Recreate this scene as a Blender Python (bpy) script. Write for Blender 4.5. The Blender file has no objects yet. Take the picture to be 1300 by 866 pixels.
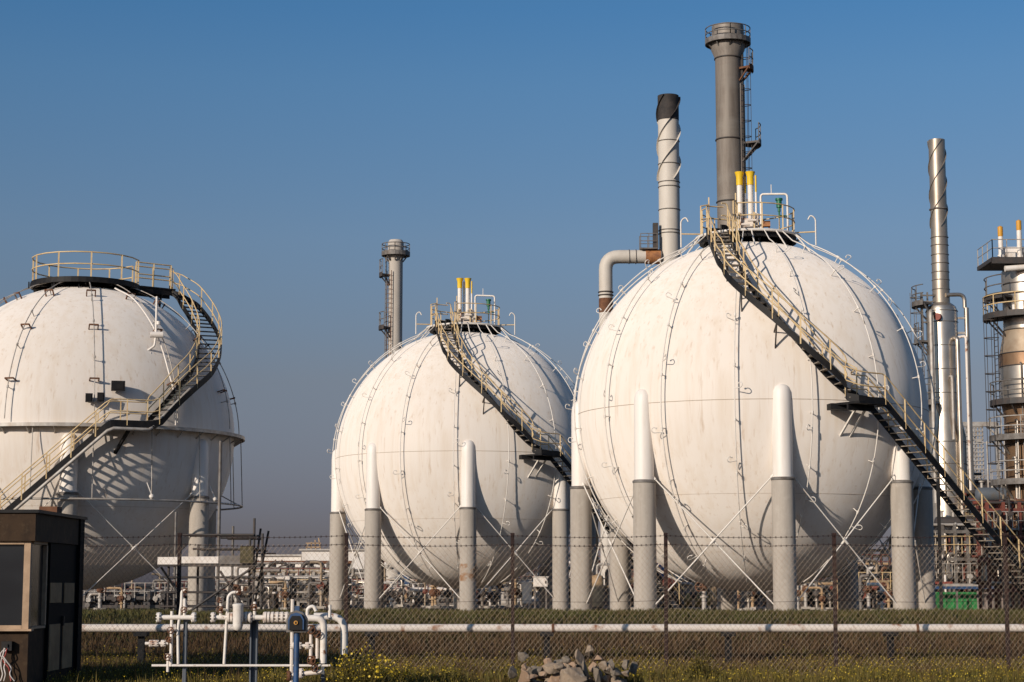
import bpy, math, random
import numpy as np
from mathutils import Vector, Matrix, noise as mnoise
random.seed(7)
R_ = math.radians
SC = bpy.context.scene
COL = SC.collection
PI = math.pi

# ------------------------------------------------------------------ camera model
F = 2400.0                       # focal length in pixels of the 1300-wide photograph
EYE = Vector((0, 0, 1.65))
PITCH = math.atan(308 / F)
FWD = Vector((0, math.cos(PITCH), math.sin(PITCH)))
UP = Vector((0, -math.sin(PITCH), math.cos(PITCH)))
def ray(px, py):
    return FWD + Vector((1, 0, 0)) * ((px - 650) / F) + UP * ((433 - py) / F)
def P(px, py, Y):
    d = ray(px, py)
    return EYE + d * (Y / d.y)
def XW(px, Y, py=700): return P(px, py, Y).x
def ZW(py, Y): return P(650, py, Y).z
def M(px, Y): return px * Y / F          # pixels to metres at depth Y

# ------------------------------------------------------------------ materials
def mat(name, col, rough=0.6, metal=0.0, col2=None, scale=4.0, stretch=(1, 1, 1), lo=0.4, hi=0.65,
        bump=0.0, bscale=30.0, col3=None, scale3=1.0, lo3=0.5, hi3=0.7, stretch3=None, spec=0.5):
    m = bpy.data.materials.new(name); m.use_nodes = True
    nt = m.node_tree; N = nt.nodes; L = nt.links
    b = N['Principled BSDF']
    b.inputs['Roughness'].default_value = rough
    b.inputs['Metallic'].default_value = metal
    b.inputs['Specular IOR Level'].default_value = spec
    b.inputs['Base Color'].default_value = (*col, 1)
    tc = N.new('ShaderNodeTexCoord')
    def layer(prev, c, sc, st, l, h):
        mp = N.new('ShaderNodeMapping'); mp.inputs['Scale'].default_value = st
        L.new(tc.outputs['Object'], mp.inputs['Vector'])
        nz = N.new('ShaderNodeTexNoise'); nz.inputs['Scale'].default_value = sc
        nz.inputs['Detail'].default_value = 6; nz.inputs['Roughness'].default_value = 0.6
        L.new(mp.outputs['Vector'], nz.inputs['Vector'])
        mr = N.new('ShaderNodeMapRange'); mr.inputs['From Min'].default_value = l; mr.inputs['From Max'].default_value = h
        L.new(nz.outputs['Fac'], mr.inputs['Value'])
        mx = N.new('ShaderNodeMix'); mx.data_type = 'RGBA'
        L.new(mr.outputs['Result'], mx.inputs['Factor'])
        if isinstance(prev, tuple): mx.inputs[6].default_value = (*prev, 1)
        else: L.new(prev, mx.inputs[6])
        mx.inputs[7].default_value = (*c, 1)
        return mx.outputs[2]
    cur = col
    if col2: cur = layer(cur, col2, scale, stretch, lo, hi)
    if col3: cur = layer(cur, col3, scale3, stretch3 or stretch, lo3, hi3)
    if col2 or col3: L.new(cur, b.inputs['Base Color'])
    if bump:
        nz = N.new('ShaderNodeTexNoise'); nz.inputs['Scale'].default_value = bscale; nz.inputs['Detail'].default_value = 5
        L.new(tc.outputs['Object'], nz.inputs['Vector'])
        bp = N.new('ShaderNodeBump'); bp.inputs['Strength'].default_value = bump; bp.inputs['Distance'].default_value = 0.02
        L.new(nz.outputs['Fac'], bp.inputs['Height']); L.new(bp.outputs['Normal'], b.inputs['Normal'])
    return m

MT = {}
MT['tank'] = mat('weathered_white_paint', (.81, .75, .68), .55, 0, (.74, .65, .545), 1.3, (2.4, 2.4, .10), .46, .82, .03, 3.0,
                 (.56, .42, .29), 1.6, .58, .84, (4.5, 4.5, .13), spec=.3)
MT['tank'].node_tree.nodes['Principled BSDF'].inputs['Diffuse Roughness'].default_value = .7
MT['white'] = mat('white_paint', (.78, .72, .65), .5, 0, (.62, .52, .42), 3, (1, 1, .5), .5, .8)
MT['sleeve'] = mat('white_leg_paint', (.80, .745, .68), .5, 0, (.68, .60, .51), 1.5, (3, 3, .3), .5, .85)
MT['concrete'] = mat('fireproof_concrete', (.42, .375, .32), .9, 0, (.325, .285, .24), 1.6, (2.2, 2.2, .22), .42, .75, .25, 14,
                     (.45, .405, .35), 5, .5, .8, (1, 1, 1))
MT['rustconcrete'] = mat('rust_stained_concrete', (.41, .365, .31), .9, 0, (.26, .13, .06), 2.2, (1, 1, 1.6), .42, .58, .3, 14, (.33, .22, .14), 5, .5, .7, (1, 1, 1))
MT['pipewhite'] = mat('chipped_white_pipe_paint', (.76, .71, .64), .5, 0, (.66, .58, .50), 5, (1, 1, 1), .5, .7, .1, 40, (.24, .11, .055), 9, .64, .70, (1, 1, 1))
MT['black'] = mat('black_steel', (.007, .007, .008), .6, 0, (.016, .014, .013), 5, spec=.25)
MT['darktread'] = mat('dark_grating_steel', (.035, .032, .030), .6, .2, (.02, .018, .017), 6)
MT['seam'] = mat('seam_grime', (.40, .32, .24), .7)
MT['tread'] = mat('worn_grating_steel', (.30, .26, .21), .6, .2, (.14, .11, .09), 6)
MT['cream'] = mat('cream_rail_paint', (.66, .49, .26), .55, 0, (.46, .27, .10), 3.5, (1, 1, 1), .5, .75)
MT['rod'] = mat('white_rod_paint', (.74, .69, .62), .5, 0, (.55, .47, .40), 2, (1, 1, 1), .55, .75)
MT['yellow'] = mat('yellow_paint', (.80, .52, .02), .5)
MT['orange'] = mat('faded_orange_paint', (.40, .17, .06), .7, 0, (.22, .09, .04), 4)
MT['green'] = mat('green_valve_paint', (.006, .13, .055), .45)
MT['stackgrey'] = mat('weathered_stack_steel', (.27, .235, .20), .6, .2, (.165, .135, .11), 1.4, (1.6, 1.6, .16), .4, .7, .1, 6,
                      (.27, .24, .205), .6, .5, .75, (.5, .5, 1.5))
MT['stackwhite'] = mat('dull_white_cladding', (.58, .53, .46), .6, 0, (.47, .41, .34), .9, (1, 1, .4), .45, .75)
MT['soot'] = mat('sooty_black', (.022, .019, .018), .8, 0, (.05, .04, .035), 2)
MT['rust'] = mat('rust', (.18, .08, .038), .9, 0, (.10, .042, .022), 5, (1, 1, 1), .35, .65, .2, 30)
MT['rustpost'] = mat('dark_rusty_post', (.020, .009, .008), .9, 0, (.045, .018, .012), 9, (1, 1, 1), .45, .7)
MT['rustwhite'] = mat('white_paint_with_rust', (.74, .66, .58), .55, 0, (.30, .13, .06), 2.6, (1, 1, 1), .56, .66, .05, 20)
MT['silver'] = mat('aluminium_cladding', (.50, .445, .38), .36, .8, (.36, .30, .235), 1.5, (1, 1, .6), .4, .75, .08, 5)
MT['brown'] = mat('browned_cladding', (.30, .185, .105), .45, .6, (.17, .095, .052), 1.5, (1, 1, .5), .4, .7)
MT['creamclad'] = mat('cream_cladding', (.37, .29, .205), .55, .35, (.28, .20, .13), 1.5)
MT['steelgrey'] = mat('grey_steel', (.19, .175, .16), .6, .2, (.11, .09, .075), 3)
MT['lightgrey'] = mat('light_grey_pipe', (.46, .43, .39), .5, .2, (.32, .27, .22), 2.5)
MT['darkgrey'] = mat('dark_grey_steel', (.05, .047, .045), .6, .2, (.08, .06, .05), 3)
MT['redbrown'] = mat('red_primer', (.20, .05, .03), .7, 0, (.11, .035, .025), 4)
MT['bluegrey'] = mat('blue_grey_post', (.10, .115, .135), .6, 0, (.12, .105, .09), 3, (1, 1, .5), .55, .75)
MT['blue'] = mat('blue_paint', (.022, .075, .19), .5, 0, (.03, .05, .09), 6)
MT['tarp'] = mat('blue_tarp', (.015, .14, .42), .6, 0, (.02, .08, .25), 3, bump=.4, bscale=6)
MT['bingreen'] = mat('green_container_paint', (.03, .26, .07), .5, 0, (.02, .14, .04), 2)
MT['galv'] = mat('galvanised_wire', (.34, .27, .20), .6, .3, (.20, .13, .09), 3)
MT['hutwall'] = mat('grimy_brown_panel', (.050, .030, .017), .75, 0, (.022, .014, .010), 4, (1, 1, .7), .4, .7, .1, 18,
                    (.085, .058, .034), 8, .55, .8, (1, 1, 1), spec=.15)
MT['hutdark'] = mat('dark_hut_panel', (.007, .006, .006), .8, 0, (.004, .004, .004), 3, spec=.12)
MT['hutreflect'] = mat('tan_door_reflection', (.36, .235, .13), .75, 0, (.26, .165, .09), 3, spec=.15)  # reflection of lit ground in the door glass, painted as tan colour
MT['hutframe'] = mat('cream_window_frame', (.43, .29, .18), .65, 0, (.32, .21, .125), 5)
MT['capyellow'] = mat('orange_yellow_cap', (.62, .30, .03), .5)
MT['olivebox'] = mat('dirty_olive_box', (.095, .075, .03), .8, 0, (.04, .034, .018), 12)
MT['shed'] = mat('white_shed_cladding', (.74, .69, .63), .6, 0, (.62, .55, .48), 1.0, (1, 1, .3), .45, .8)
MT['planks'] = mat('grey_timber', (.20, .155, .135), .8, 0, (.30, .25, .225), 9, (3, 3, .2), .4, .6)
MT['brick'] = mat('tan_insulation', (.46, .31, .17), .7, 0, (.33, .21, .11), 3)
MT['mustard'] = mat('mustard_paint', (.50, .34, .10), .6, 0, (.36, .22, .07), 4)
MT['red'] = mat('red_paint', (.22, .045, .03), .6)
MT['cable_white'] = mat('white_cable', (.62, .57, .52), .5)
MT['cable_red'] = mat('red_cable', (.30, .04, .03), .5)
MT['amber'] = mat('amber_lens', (.55, .27, .06), .3)
def glass_mat():
    m = bpy.data.materials.new('dirty_window_glass'); m.use_nodes = True
    nt = m.node_tree; b = nt.nodes['Principled BSDF']
    b.inputs['Base Color'].default_value = (.012, .014, .017, 1)
    b.inputs['Roughness'].default_value = .12
    b.inputs['Specular IOR Level'].default_value = .45
    nz = nt.nodes.new('ShaderNodeTexNoise'); nz.inputs['Scale'].default_value = 3
    mr = nt.nodes.new('ShaderNodeMapRange'); mr.inputs['To Min'].default_value = .08; mr.inputs['To Max'].default_value = .35
    nt.links.new(nz.outputs['Fac'], mr.inputs['Value']); nt.links.new(mr.outputs['Result'], b.inputs['Roughness'])
    return m
MT['glass'] = glass_mat()
MT['rock'] = mat('pale_rubble', (.33, .25, .175), .9, 0, (.20, .15, .105), 5, (1, 1, 1), .35, .7, .5, 18, (.43, .37, .30), 9, .55, .75)
MT['rockgrey'] = mat('grey_rubble', (.22, .18, .135), .9, 0, (.12, .098, .075), 5, (1, 1, 1), .35, .7, .5, 18, (.34, .29, .24), 9, .55, .75)
MT['rockpink'] = mat('tan_rubble', (.36, .245, .16), .9, 0, (.24, .155, .10), 5, (1, 1, 1), .35, .7, .5, 18, (.45, .36, .28), 9, .55, .75)

# ------------------------------------------------------------------ mesh builder
def polar(az, r, z):
    a = R_(az)
    return Vector((r * math.sin(a), -r * math.cos(a), z))

class MB:
    def __init__(s): s.v = []; s.f = []; s.sm = []; s.mi = []
    def add(s, vs, fs, smooth=False, mi=0):
        o = len(s.v); s.v.extend([tuple(v) for v in vs])
        for f in fs: s.f.append([i + o for i in f]); s.sm.append(smooth); s.mi.append(mi)
        return s
    def box(s, c, size, rz=0.0, rot=None, mi=0):
        x, y, z = [q / 2 for q in size]
        m = rot or Matrix.Rotation(rz, 3, 'Z')
        vs = [Vector(c) + m @ Vector((a * x, b * y, d * z)) for a in (-1, 1) for b in (-1, 1) for d in (-1, 1)]
        return s.add(vs, [(0, 1, 3, 2), (4, 6, 7, 5), (0, 4, 5, 1), (2, 3, 7, 6), (0, 2, 6, 4), (1, 5, 7, 3)], False, mi)
    def bar(s, p0, p1, w, h, mi=0):
        p0, p1 = Vector(p0), Vector(p1); d = (p1 - p0); ln = d.length
        if ln < 1e-6: return s
        d /= ln
        side = d.cross(Vector((0, 0, 1)))
        if side.length < 1e-4: side = Vector((1, 0, 0))
        side.normalize(); up = side.cross(d)
        rot = Matrix((side, d, up)).transposed()
        return s.box((p0 + p1) / 2, (w, ln, h), rot=rot, mi=mi)
    def tube(s, pts, r, n=8, closed=False, mi=0, smooth=True):
        pts = [Vector(p) for p in pts]
        k = len(pts)
        rs = r if isinstance(r, (list, tuple)) else [r] * k
        if closed: tang = [(pts[(i + 1) % k] - pts[i - 1]).normalized() for i in range(k)]
        else: tang = [(pts[min(i + 1, k - 1)] - pts[max(i - 1, 0)]).normalized() for i in range(k)]
        ref = Vector((0, 0, 1)) if abs(tang[0].z) < .9 else Vector((1, 0, 0))
        u = (ref - tang[0] * ref.dot(tang[0])).normalized()
        vs = []
        for i in range(k):
            u = u - tang[i] * u.dot(tang[i])
            if u.length < 1e-5: u = tang[i].orthogonal()
            u.normalize(); w = tang[i].cross(u)
            for j in range(n):
                a = 2 * PI * j / n
                vs.append(pts[i] + (u * math.cos(a) + w * math.sin(a)) * rs[i])
        fs = []
        for i in range(k if closed else k - 1):
            a, b = i * n, ((i + 1) % k) * n
            for j in range(n):
                fs.append((a + j, a + (j + 1) % n, b + (j + 1) % n, b + j))
        s.add(vs, fs, smooth, mi)
        if not closed:
            s.add(vs[:n], [tuple(range(n - 1, -1, -1))], False, mi)
            s.add(vs[-n:], [tuple(range(n))], False, mi)
        return s
    def cyl(s, p0, p1, r, n=12, r1=None, mi=0):
        return s.tube([p0, p1], [r, r if r1 is None else r1], n, mi=mi)
    def lathe(s, prof, n=32, c=(0, 0, 0), mi=0, cap=True, split=25):
        """prof: (r, z) list bottom to top; sharp corners get their own vertices"""
        c = Vector(c); segs = []; cur = [prof[0]]
        for i in range(1, len(prof)):
            cur.append(prof[i])
            if i < len(prof) - 1:
                a = Vector((prof[i][0] - prof[i - 1][0], prof[i][1] - prof[i - 1][1])); b = Vector((prof[i + 1][0] - prof[i][0], prof[i + 1][1] - prof[i][1]))
                if a.length > 1e-6 and b.length > 1e-6 and math.degrees(a.angle(b)) > split: segs.append(cur); cur = [prof[i]]
        segs.append(cur)
        for sg in segs:
            vs = []; fs = []
            for (r, z) in sg:
                for j in range(n):
                    a = 2 * PI * j / n; vs.append(c + Vector((r * math.cos(a), r * math.sin(a), z)))
            for i in range(len(sg) - 1):
                for j in range(n):
                    fs.append((i * n + j, i * n + (j + 1) % n, (i + 1) * n + (j + 1) % n, (i + 1) * n + j))
            s.add(vs, fs, True, mi)
        if cap:
            for (r, z), o in ((prof[0], -1), (prof[-1], 1)):
                if r > 1e-3:
                    ring = [c + Vector((r * math.cos(2 * PI * j / n), r * math.sin(2 * PI * j / n), z)) for j in range(n)]
                    s.add(ring, [tuple(range(n)) if o > 0 else tuple(range(n - 1, -1, -1))], False, mi)
        return s
    def torus(s, r, z, minor, n=64, m=8, c=(0, 0, 0), mi=0):
        c = Vector(c)
        return s.tube([c + polar(360 * i / n, r, z) for i in range(n)], minor, m, True, mi)
    def sector(s, r0, r1, z0, z1, a0, a1, n=32, c=(0, 0, 0), mi=0):
        c = Vector(c); vs = []
        for i in range(n + 1):
            a = a0 + (a1 - a0) * i / n
            vs += [c + polar(a, r0, z0), c + polar(a, r1, z0), c + polar(a, r1, z1), c + polar(a, r0, z1)]
        fs = []
        for i in range(n):
            o, q = i * 4, i * 4 + 4
            for k in range(4): fs.append((o + k, o + (k + 1) % 4, q + (k + 1) % 4, q + k))
        fs += [(3, 2, 1, 0), (n * 4, n * 4 + 1, n * 4 + 2, n * 4 + 3)]
        return s.add(vs, fs, False, mi)
    def sweep(s, pts, lat, w, h, mi=0):
        vs = []; k = len(pts)
        for p, l in zip(pts, lat):
            for a, b in ((-1, -1), (1, -1), (1, 1), (-1, 1)):
                vs.append(Vector(p) + l * (a * w / 2) + Vector((0, 0, b * h / 2)))
        fs = []
        for i in range(k - 1):
            for j in range(4): fs.append((i * 4 + j, i * 4 + (j + 1) % 4, i * 4 + 4 + (j + 1) % 4, i * 4 + 4 + j))
        fs += [(3, 2, 1, 0), (k * 4 - 4, k * 4 - 3, k * 4 - 2, k * 4 - 1)]
        return s.add(vs, fs, False, mi)
    def build(s, name, mats, parent=None, loc=None):
        me = bpy.data.meshes.new(name)
        me.from_pydata(s.v, [], s.f)
        if not isinstance(mats, (list, tuple)): mats = [mats]
        for q in mats: me.materials.append(MT[q] if isinstance(q, str) else q)
        me.polygons.foreach_set('use_smooth', s.sm)
        me.polygons.foreach_set('material_index', s.mi)
        me.update()
        o = bpy.data.objects.new(name, me); COL.objects.link(o)
        if parent is not None: o.parent = parent
        if loc is not None: o.location = loc
        return o

def tag(o, label, cat, group=None):
    o['label'] = label; o['category'] = cat
    if group: o['group'] = group
    return o
def thing(name, label, cat, loc=(0, 0, 0), rz=0.0, group=None):
    o = bpy.data.objects.new(name, None); COL.objects.link(o)
    o.empty_display_size = .3; o.location = loc; o.rotation_euler = (0, 0, rz)
    return tag(o, label, cat, group)
def struct(o): o['kind'] = 'structure'; return o
def stuff(o, label, cat): tag(o, label, cat); o['kind'] = 'stuff'; return o

def catmull(pts, per=12):
    pts = [Vector(p) for p in pts]; out = []
    q = [pts[0] * 2 - pts[1]] + pts + [pts[-1] * 2 - pts[-2]]
    for i in range(1, len(q) - 2):
        p0, p1, p2, p3 = q[i - 1:i + 3]
        for k in range(per):
            t = k / per
            out.append(.5 * ((2 * p1) + (p2 - p0) * t + (2 * p0 - 5 * p1 + 4 * p2 - p3) * t * t + (3 * p1 - p0 - 3 * p2 + p3) * t ** 3))
    out.append(pts[-1]); return out
def resample(pts, step):
    L = [0]
    for a, b in zip(pts, pts[1:]): L.append(L[-1] + (b - a).length)
    n = max(2, int(L[-1] / step)); out = []; j = 0
    for i in range(n + 1):
        d = L[-1] * i / n
        while j < len(L) - 2 and L[j + 1] < d: j += 1
        t = (d - L[j]) / max(1e-9, L[j + 1] - L[j]); out.append(pts[j].lerp(pts[j + 1], min(1, t)))
    return out
def bend(pts, r=.2, n=5):
    """polyline with rounded corners, for pipes"""
    pts = [Vector(p) for p in pts]; out = [pts[0]]
    for i in range(1, len(pts) - 1):
        a = (pts[i - 1] - pts[i]); b = (pts[i + 1] - pts[i])
        q = min(r, a.length * .49, b.length * .49)
        p0 = pts[i] + a.normalized() * q; p2 = pts[i] + b.normalized() * q
        for k in range(n + 1):
            t = k / n; out.append(p0 * (1 - t) ** 2 + pts[i] * 2 * t * (1 - t) + p2 * t * t)
    out.append(pts[-1]); return out
# ================================================================== SPHERICAL TANKS
RAD = 7.0; ZG = 0.2; ZC = 8.15           # radius, yard level, centre above yard
def stairs(parent, pts, width, tm='tread', rails=(1, -1)):
    """pts: centre line from the top down. land: indices of a flat stretch handled by a landing"""
    path = resample(pts, .12); n = len(path)
    head = []
    for i in range(n):
        h = path[min(i + 1, n - 1)] - path[max(i - 1, 0)]; h.z = 0
        head.append(h.normalized() if h.length > 1e-6 else (head[-1] if head else Vector((0, -1, 0))))
    lat = [Vector((h.y, -h.x, 0)) for h in head]
    t = MB(); last = path[0].z
    for i in range(1, n):
        if last - path[i].z >= .205:
            last = path[i].z; ang = math.atan2(head[i].y, head[i].x)
            t.box(path[i], (.25, width - .01, .035), ang)
    for sgn in (1, -1): t.sweep([p + l * (sgn * width / 2) + Vector((0, 0, .02)) for p, l in zip(path, lat)], lat, .045, .30, mi=1)
    st = t.build('staircase', [tm, 'black'], parent)
    for sgn in rails:
        b = MB(); edge = [p + l * (sgn * (width / 2 - .0)) for p, l in zip(path, lat)]
        for h in (1.05, .55): b.tube([e + Vector((0, 0, h)) for e in edge[::2]], .026, 6)
        k = 3
        while k < n:
            b.bar(edge[k] + Vector((0, 0, -.05)), edge[k] + Vector((0, 0, 1.05)), .05, .05); k += 11
        b.build('handrail', 'cream', st)
    return st, path

def railing(mb, pts, h=1.05, step=1, closed=False, r=.026, post=.05):
    for q in (h, h * .52): mb.tube([Vector(p) + Vector((0, 0, q)) for p in pts], r, 6, closed)
    for p in pts[::step]: mb.bar(Vector(p), Vector(p) + Vector((0, 0, h)), post, post)

HOOK = None
def hook_mesh():
    global HOOK
    if HOOK is None:
        b = MB(); pts = [Vector((0, 0, 0)), Vector((.30, 0, 0))]
        for k in range(9):
            a = -PI / 2 + PI * 1.25 * k / 8
            pts.append(Vector((.30 + .10 * math.cos(a), 0, .10 + .10 * math.sin(a))))
        b.tube(pts, .017, 5); b.cyl(pts[-1], pts[-1] + (pts[-1] - pts[-2]).normalized() * .05, .03, 6)
        o = b.build('spray_nozzle', 'rod'); HOOK = o.data; bpy.data.objects.remove(o)
    return HOOK

def tank_local(tk, v):      # world point -> tank frame
    return Matrix.Rotation(-tk['rz'], 3, 'Z') @ (Vector(v) - tk['loc'])
def tank_hit(tk, px, py, rs):
    """where the line of sight meets a sphere of radius rs round the tank's centre, in the tank frame"""
    d = ray(px, py).normalized(); c = tk['loc'] + Vector((0, 0, ZC)); oc = EYE - c
    b = oc.dot(d); q = b * b - (oc.dot(oc) - rs * rs)
    return tank_local(tk, EYE + d * (-b - math.sqrt(max(q, 0))))

def tank_frame(px, py, D):
    d = ray(px, py).normalized(); c = EYE + d * D
    return dict(loc=Vector((c.x, c.y, ZG)), rz=math.atan2(-c.x, c.y))

def tank_base(tk, label, nlegs, leg0, merid, hooks, brace=True, az=None, rod=.027, tops={}, top0=8.72):
    t = thing('spherical_tank', label, 'gas tank', tk['loc'], tk['rz'], 'white spherical gas tanks')
    b = MB(); prof = [(RAD * math.sin(PI * i / 64), ZC - RAD * math.cos(PI * i / 64)) for i in range(65)]
    prof[0] = (.001, prof[0][1]); prof[-1] = (.001, prof[-1][1])
    b.lathe(prof, 128, cap=False); b.build('shell', 'tank', t)
    for dz, mn in ((0.0, .012), (-3.4, .005)):
        b = MB(); b.torus(math.sqrt(RAD * RAD - dz * dz) + .002, ZC + dz, mn, 96, 6); b.build('weld_seam', 'seam', t)
    lr = 6.86; az = az or [leg0 + 360 / nlegs * k for k in range(nlegs)]; nlegs = len(az)
    for a in az:
        c = polar(a, lr, 0)
        b = MB(); b.lathe([(.43, -.6), (.425, 5.20)], 28, c)
        lg = b.build('leg', 'concrete', t)
        T = tops.get(a, top0); b = MB(); b.lathe([(.37, 5.26), (.37, T - .6), (.345, T - .28), (.28, T - .12), (.19, T - .04), (.08, T - .01), (.002, T)], 28, c, split=60)
        b.build('leg_sleeve', 'sleeve', lg)
        b = MB(); b.lathe([(.435, 5.18), (.445, 5.20), (.445, 5.26), (.39, 5.30)], 28, c); b.build('collar', 'steelgrey', lg)
    if brace:
        for k in range(nlegs):
            for a, q in ((az[k], az[(k + 1) % nlegs]), (az[(k + 1) % nlegs], az[k])):
                p0, p1 = polar(a, lr + .02, 5.75), polar(q, lr + .02, .25)
                dr = (p1 - p0).normalized(); off = Vector((0, 0, 0))
                rad = Vector((math.sin(R_((a + q) / 2)), -math.cos(R_((a + q) / 2)), 0))
                off = rad * (.05 if a == az[k] else -.05)
                b = MB(); b.cyl(p0 + dr * .42 + off, p1 - dr * .3 + off, rod, 6)
                b.cyl(p0 + dr * .28 + off, p0 + dr * .62 + off, .055, 6); b.cyl((p0 + p1) / 2 - dr * .14 + off, (p0 + p1) / 2 + dr * .14 + off, .05, 6)
                b.build('tie_rod', 'rod', t)
    return t, az

def spray_pipes(t, merid, r_top, z_top, off, hooks, material='rod', stub='rod', th1=156):
    for mi_, a in enumerate(merid):
        rr = RAD + off
        th0 = math.degrees(math.asin(min(.95, r_top / rr))) + 5
        pts = [polar(a, r_top, z_top)]
        for k in range(41):
            th = R_(th0 + (th1 - th0) * k / 40)
            pts.append(polar(a, rr * math.sin(th), ZC + rr * math.cos(th)))
        b = MB(); b.tube(pts, .023, 6)
        for th in range(28, int(th1), 16):
            q = R_(th + (mi_ * 5) % 7)
            n = polar(a, math.sin(q), math.cos(q))
            base = Vector((0, 0, ZC))
            b.cyl(base + n * (RAD - .01), base + n * (rr + .03), .020, 6)
            b.cyl(base + n * (rr - .0) - polar(a, math.cos(q), -math.sin(q)) * .06, base + n * rr + polar(a, math.cos(q), -math.sin(q)) * .06, .045, 6)
        pp = b.build('spray_pipe', material, t)
        if hooks:
            for j, th in enumerate(range(36 + (mi_ % 2) * 9, 150, 21)):
                q = R_(th); n = polar(a, math.sin(q), math.cos(q)); base = Vector((0, 0, ZC)) + n * rr
                latv = Vector((math.cos(R_(a)), math.sin(R_(a)), 0)) * (1 if j % 2 == 0 else -1)
                x = (latv * .75 + n * .66).normalized(); z = polar(a, -math.cos(q), math.sin(q)); z = (z - x * z.dot(x)).normalized(); y = z.cross(x)
                o = bpy.data.objects.new('spray_nozzle', hook_mesh()); COL.objects.link(o); o.parent = pp
                o.matrix_local = Matrix((x, y, z)).transposed().to_4x4(); o.location = base

# ---------------------------------------------------------------- the two hooked tanks with the same top works
def top_works(t, seedv=0):
    zd = ZC + 7.30
    b = MB(); b.sector(.0, 1.95, zd - .07, zd, 0, 360, 48); b.sector(1.80, 1.96, zd - .30, zd - .071, 0, 360, 48)
    for a in range(0, 360, 30): b.bar(polar(a, .3, zd - .16), polar(a, 1.8, zd - .16), .07, .16)
    for a in range(15, 375, 45): b.bar(polar(a, 1.75, zd - .2), polar(a, 1.75, ZC + math.sqrt(RAD ** 2 - 1.75 ** 2) - .02), .09, .09)
    pf = b.build('platform', 'black', t)
    b = MB(); railing(b, [polar(a, 1.90, zd) for a in np.linspace(-12, 300, 22)], 1.05, 2); b.build('railing', 'cream', pf)
    for a in (-54, -14):      # gate hoops at the stair head
        b = MB(); railing(b, [polar(a, 1.90, zd), polar(a, 2.30, zd - .1)], 1.15); b.bar(polar(a, 1.90, zd), polar(a, 1.90, zd + 1.45), .05, .05)
        b.build('stair_head_rail', 'cream', pf)
    b = MB(); b.torus(2.10, zd - .08, .055, 64, 8)
    for a in range(10, 370, 60): b.cyl(polar(a, 1.9, zd - .08), polar(a, 2.1, zd - .08), .03, 6)
    b.build('ring_pipe', 'rod', t)
    for x, y, h in ((-.30, .25, 2.75), (.14, .25, 2.75)):
        b = MB(); b.lathe([(.17, 0), (.17, .06), (.118, .07), (.118, h - .55)], 16, (x, y, zd)); v = b.build('vent_stack', 'white', t)
        b = MB(); b.lathe([(.14, h - .55), (.14, h - .20), (.20, h), (.17, h)], 16, (x, y, zd)); b.build('vent_cap', 'yellow', v)
    for x, y, h in ((-.07, .45, 2.6), (.36, .25, 2.6)):
        b = MB(); b.cyl((x, y, zd), (x, y, zd + h - .7), .045, 8); v = b.build('drain_tube', 'white', t)
        b = MB(); b.cyl((x, y, zd + h - .7), (x, y, zd + h), .038, 8); b.build('tube_tip', 'yellow', v)
    b = MB(); rr = random.Random(3)
    b.box((-.02, .1, zd + .48), (.55, .06, .62), mi=0)
    for k in range(9):
        p = Vector((rr.uniform(-.45, .4), rr.uniform(-.25, .4), zd + rr.uniform(.05, .9)))
        b.cyl(p, p + Vector((0, 0, rr.uniform(.12, .3))), rr.uniform(.05, .1), 10)
    for k in range(5):
        p = Vector((rr.uniform(-.6, .3), rr.uniform(-.4, .3), zd + rr.uniform(.2, .7))); b.cyl(p, p + Vector((.35, 0, 0)), .05, 8)
    b.build('valve_manifold', 'rustwhite', t)
    for x in (-.33, .27):
        b = MB(); b.bar((x, -.12, zd), (x, -.12, zd + 1.0), .06, .06); b.bar((x, -.12, zd + .98), (x + .02, .2, zd + .98), .06, .06); b.build('manifold_frame', 'cream', t)
    b = MB(); b.tube(bend([(.55, .1, zd + .05), (.55, .1, zd + 1.78), (1.62, -.1, zd + 1.72), (1.62, -.1, zd)], .14), .045, 8); b.cyl((.98, .02, zd + 1.76), (.98, .02, zd + 2.15), .018, 6)
    b.build('overhead_pipe', 'white', t)
    b = MB(); b.cyl((1.28, -.3, zd + .95), (1.28, -.3, zd + 1.12), .06, 10); b.cyl((1.28, -.3, zd + 1.12), (1.28, -.3, zd + 1.42), .11, 12); b.cyl((1.28, -.3, zd + 1.42), (1.28, -.3, zd + 1.5), .15, 12)
    b.cyl((1.28, -.3, zd + .70), (1.28, -.3, zd + .95), .035, 8); b.cyl((1.28, -.3, zd + .8), (1.6, -.12, zd + .8), .03, 8); b.build('safety_valve', 'green', t)
    b = MB(); b.box((.75, -.5, zd + .42), (.32, .25, .22)); b.cyl((.62, -.5, zd), (.62, -.5, zd + .32), .03, 6); b.cyl((.86, -.5, zd), (.86, -.5, zd + .32), .03, 6)
    b.box((.62, -.5, zd + .5), (.12, .3, .12)); b.build('instrument_box', 'orange', t)
    for sx, a in ((-1, -78), (1, 82)):
        p = polar(a, 1.9, zd + .08); q = polar(a, 2.75, zd + .08)
        b = MB(); b.cyl(p, q, .03, 6); ar = b.build('side_arm', 'cream', t)
        b = MB(); b.tube(bend([q + Vector((0, 0, -.55)), q + Vector((0, 0, .55)), q + Vector((-.2 * sx, 0, .7)), q + Vector((-.3 * sx, 0, .5))], .12), .03, 6); b.build('spray_head', 'rod', ar)
    for a in (4, 32, 62, -64):
        b = MB(); b.cyl(polar(a, 2.1, zd - .08), polar(a + 2, 2.75, ZC + math.sqrt(RAD ** 2 - 2.75 ** 2) - .02), .03, 6); b.build('pipe_strut', 'rod', t)
    return zd

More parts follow.
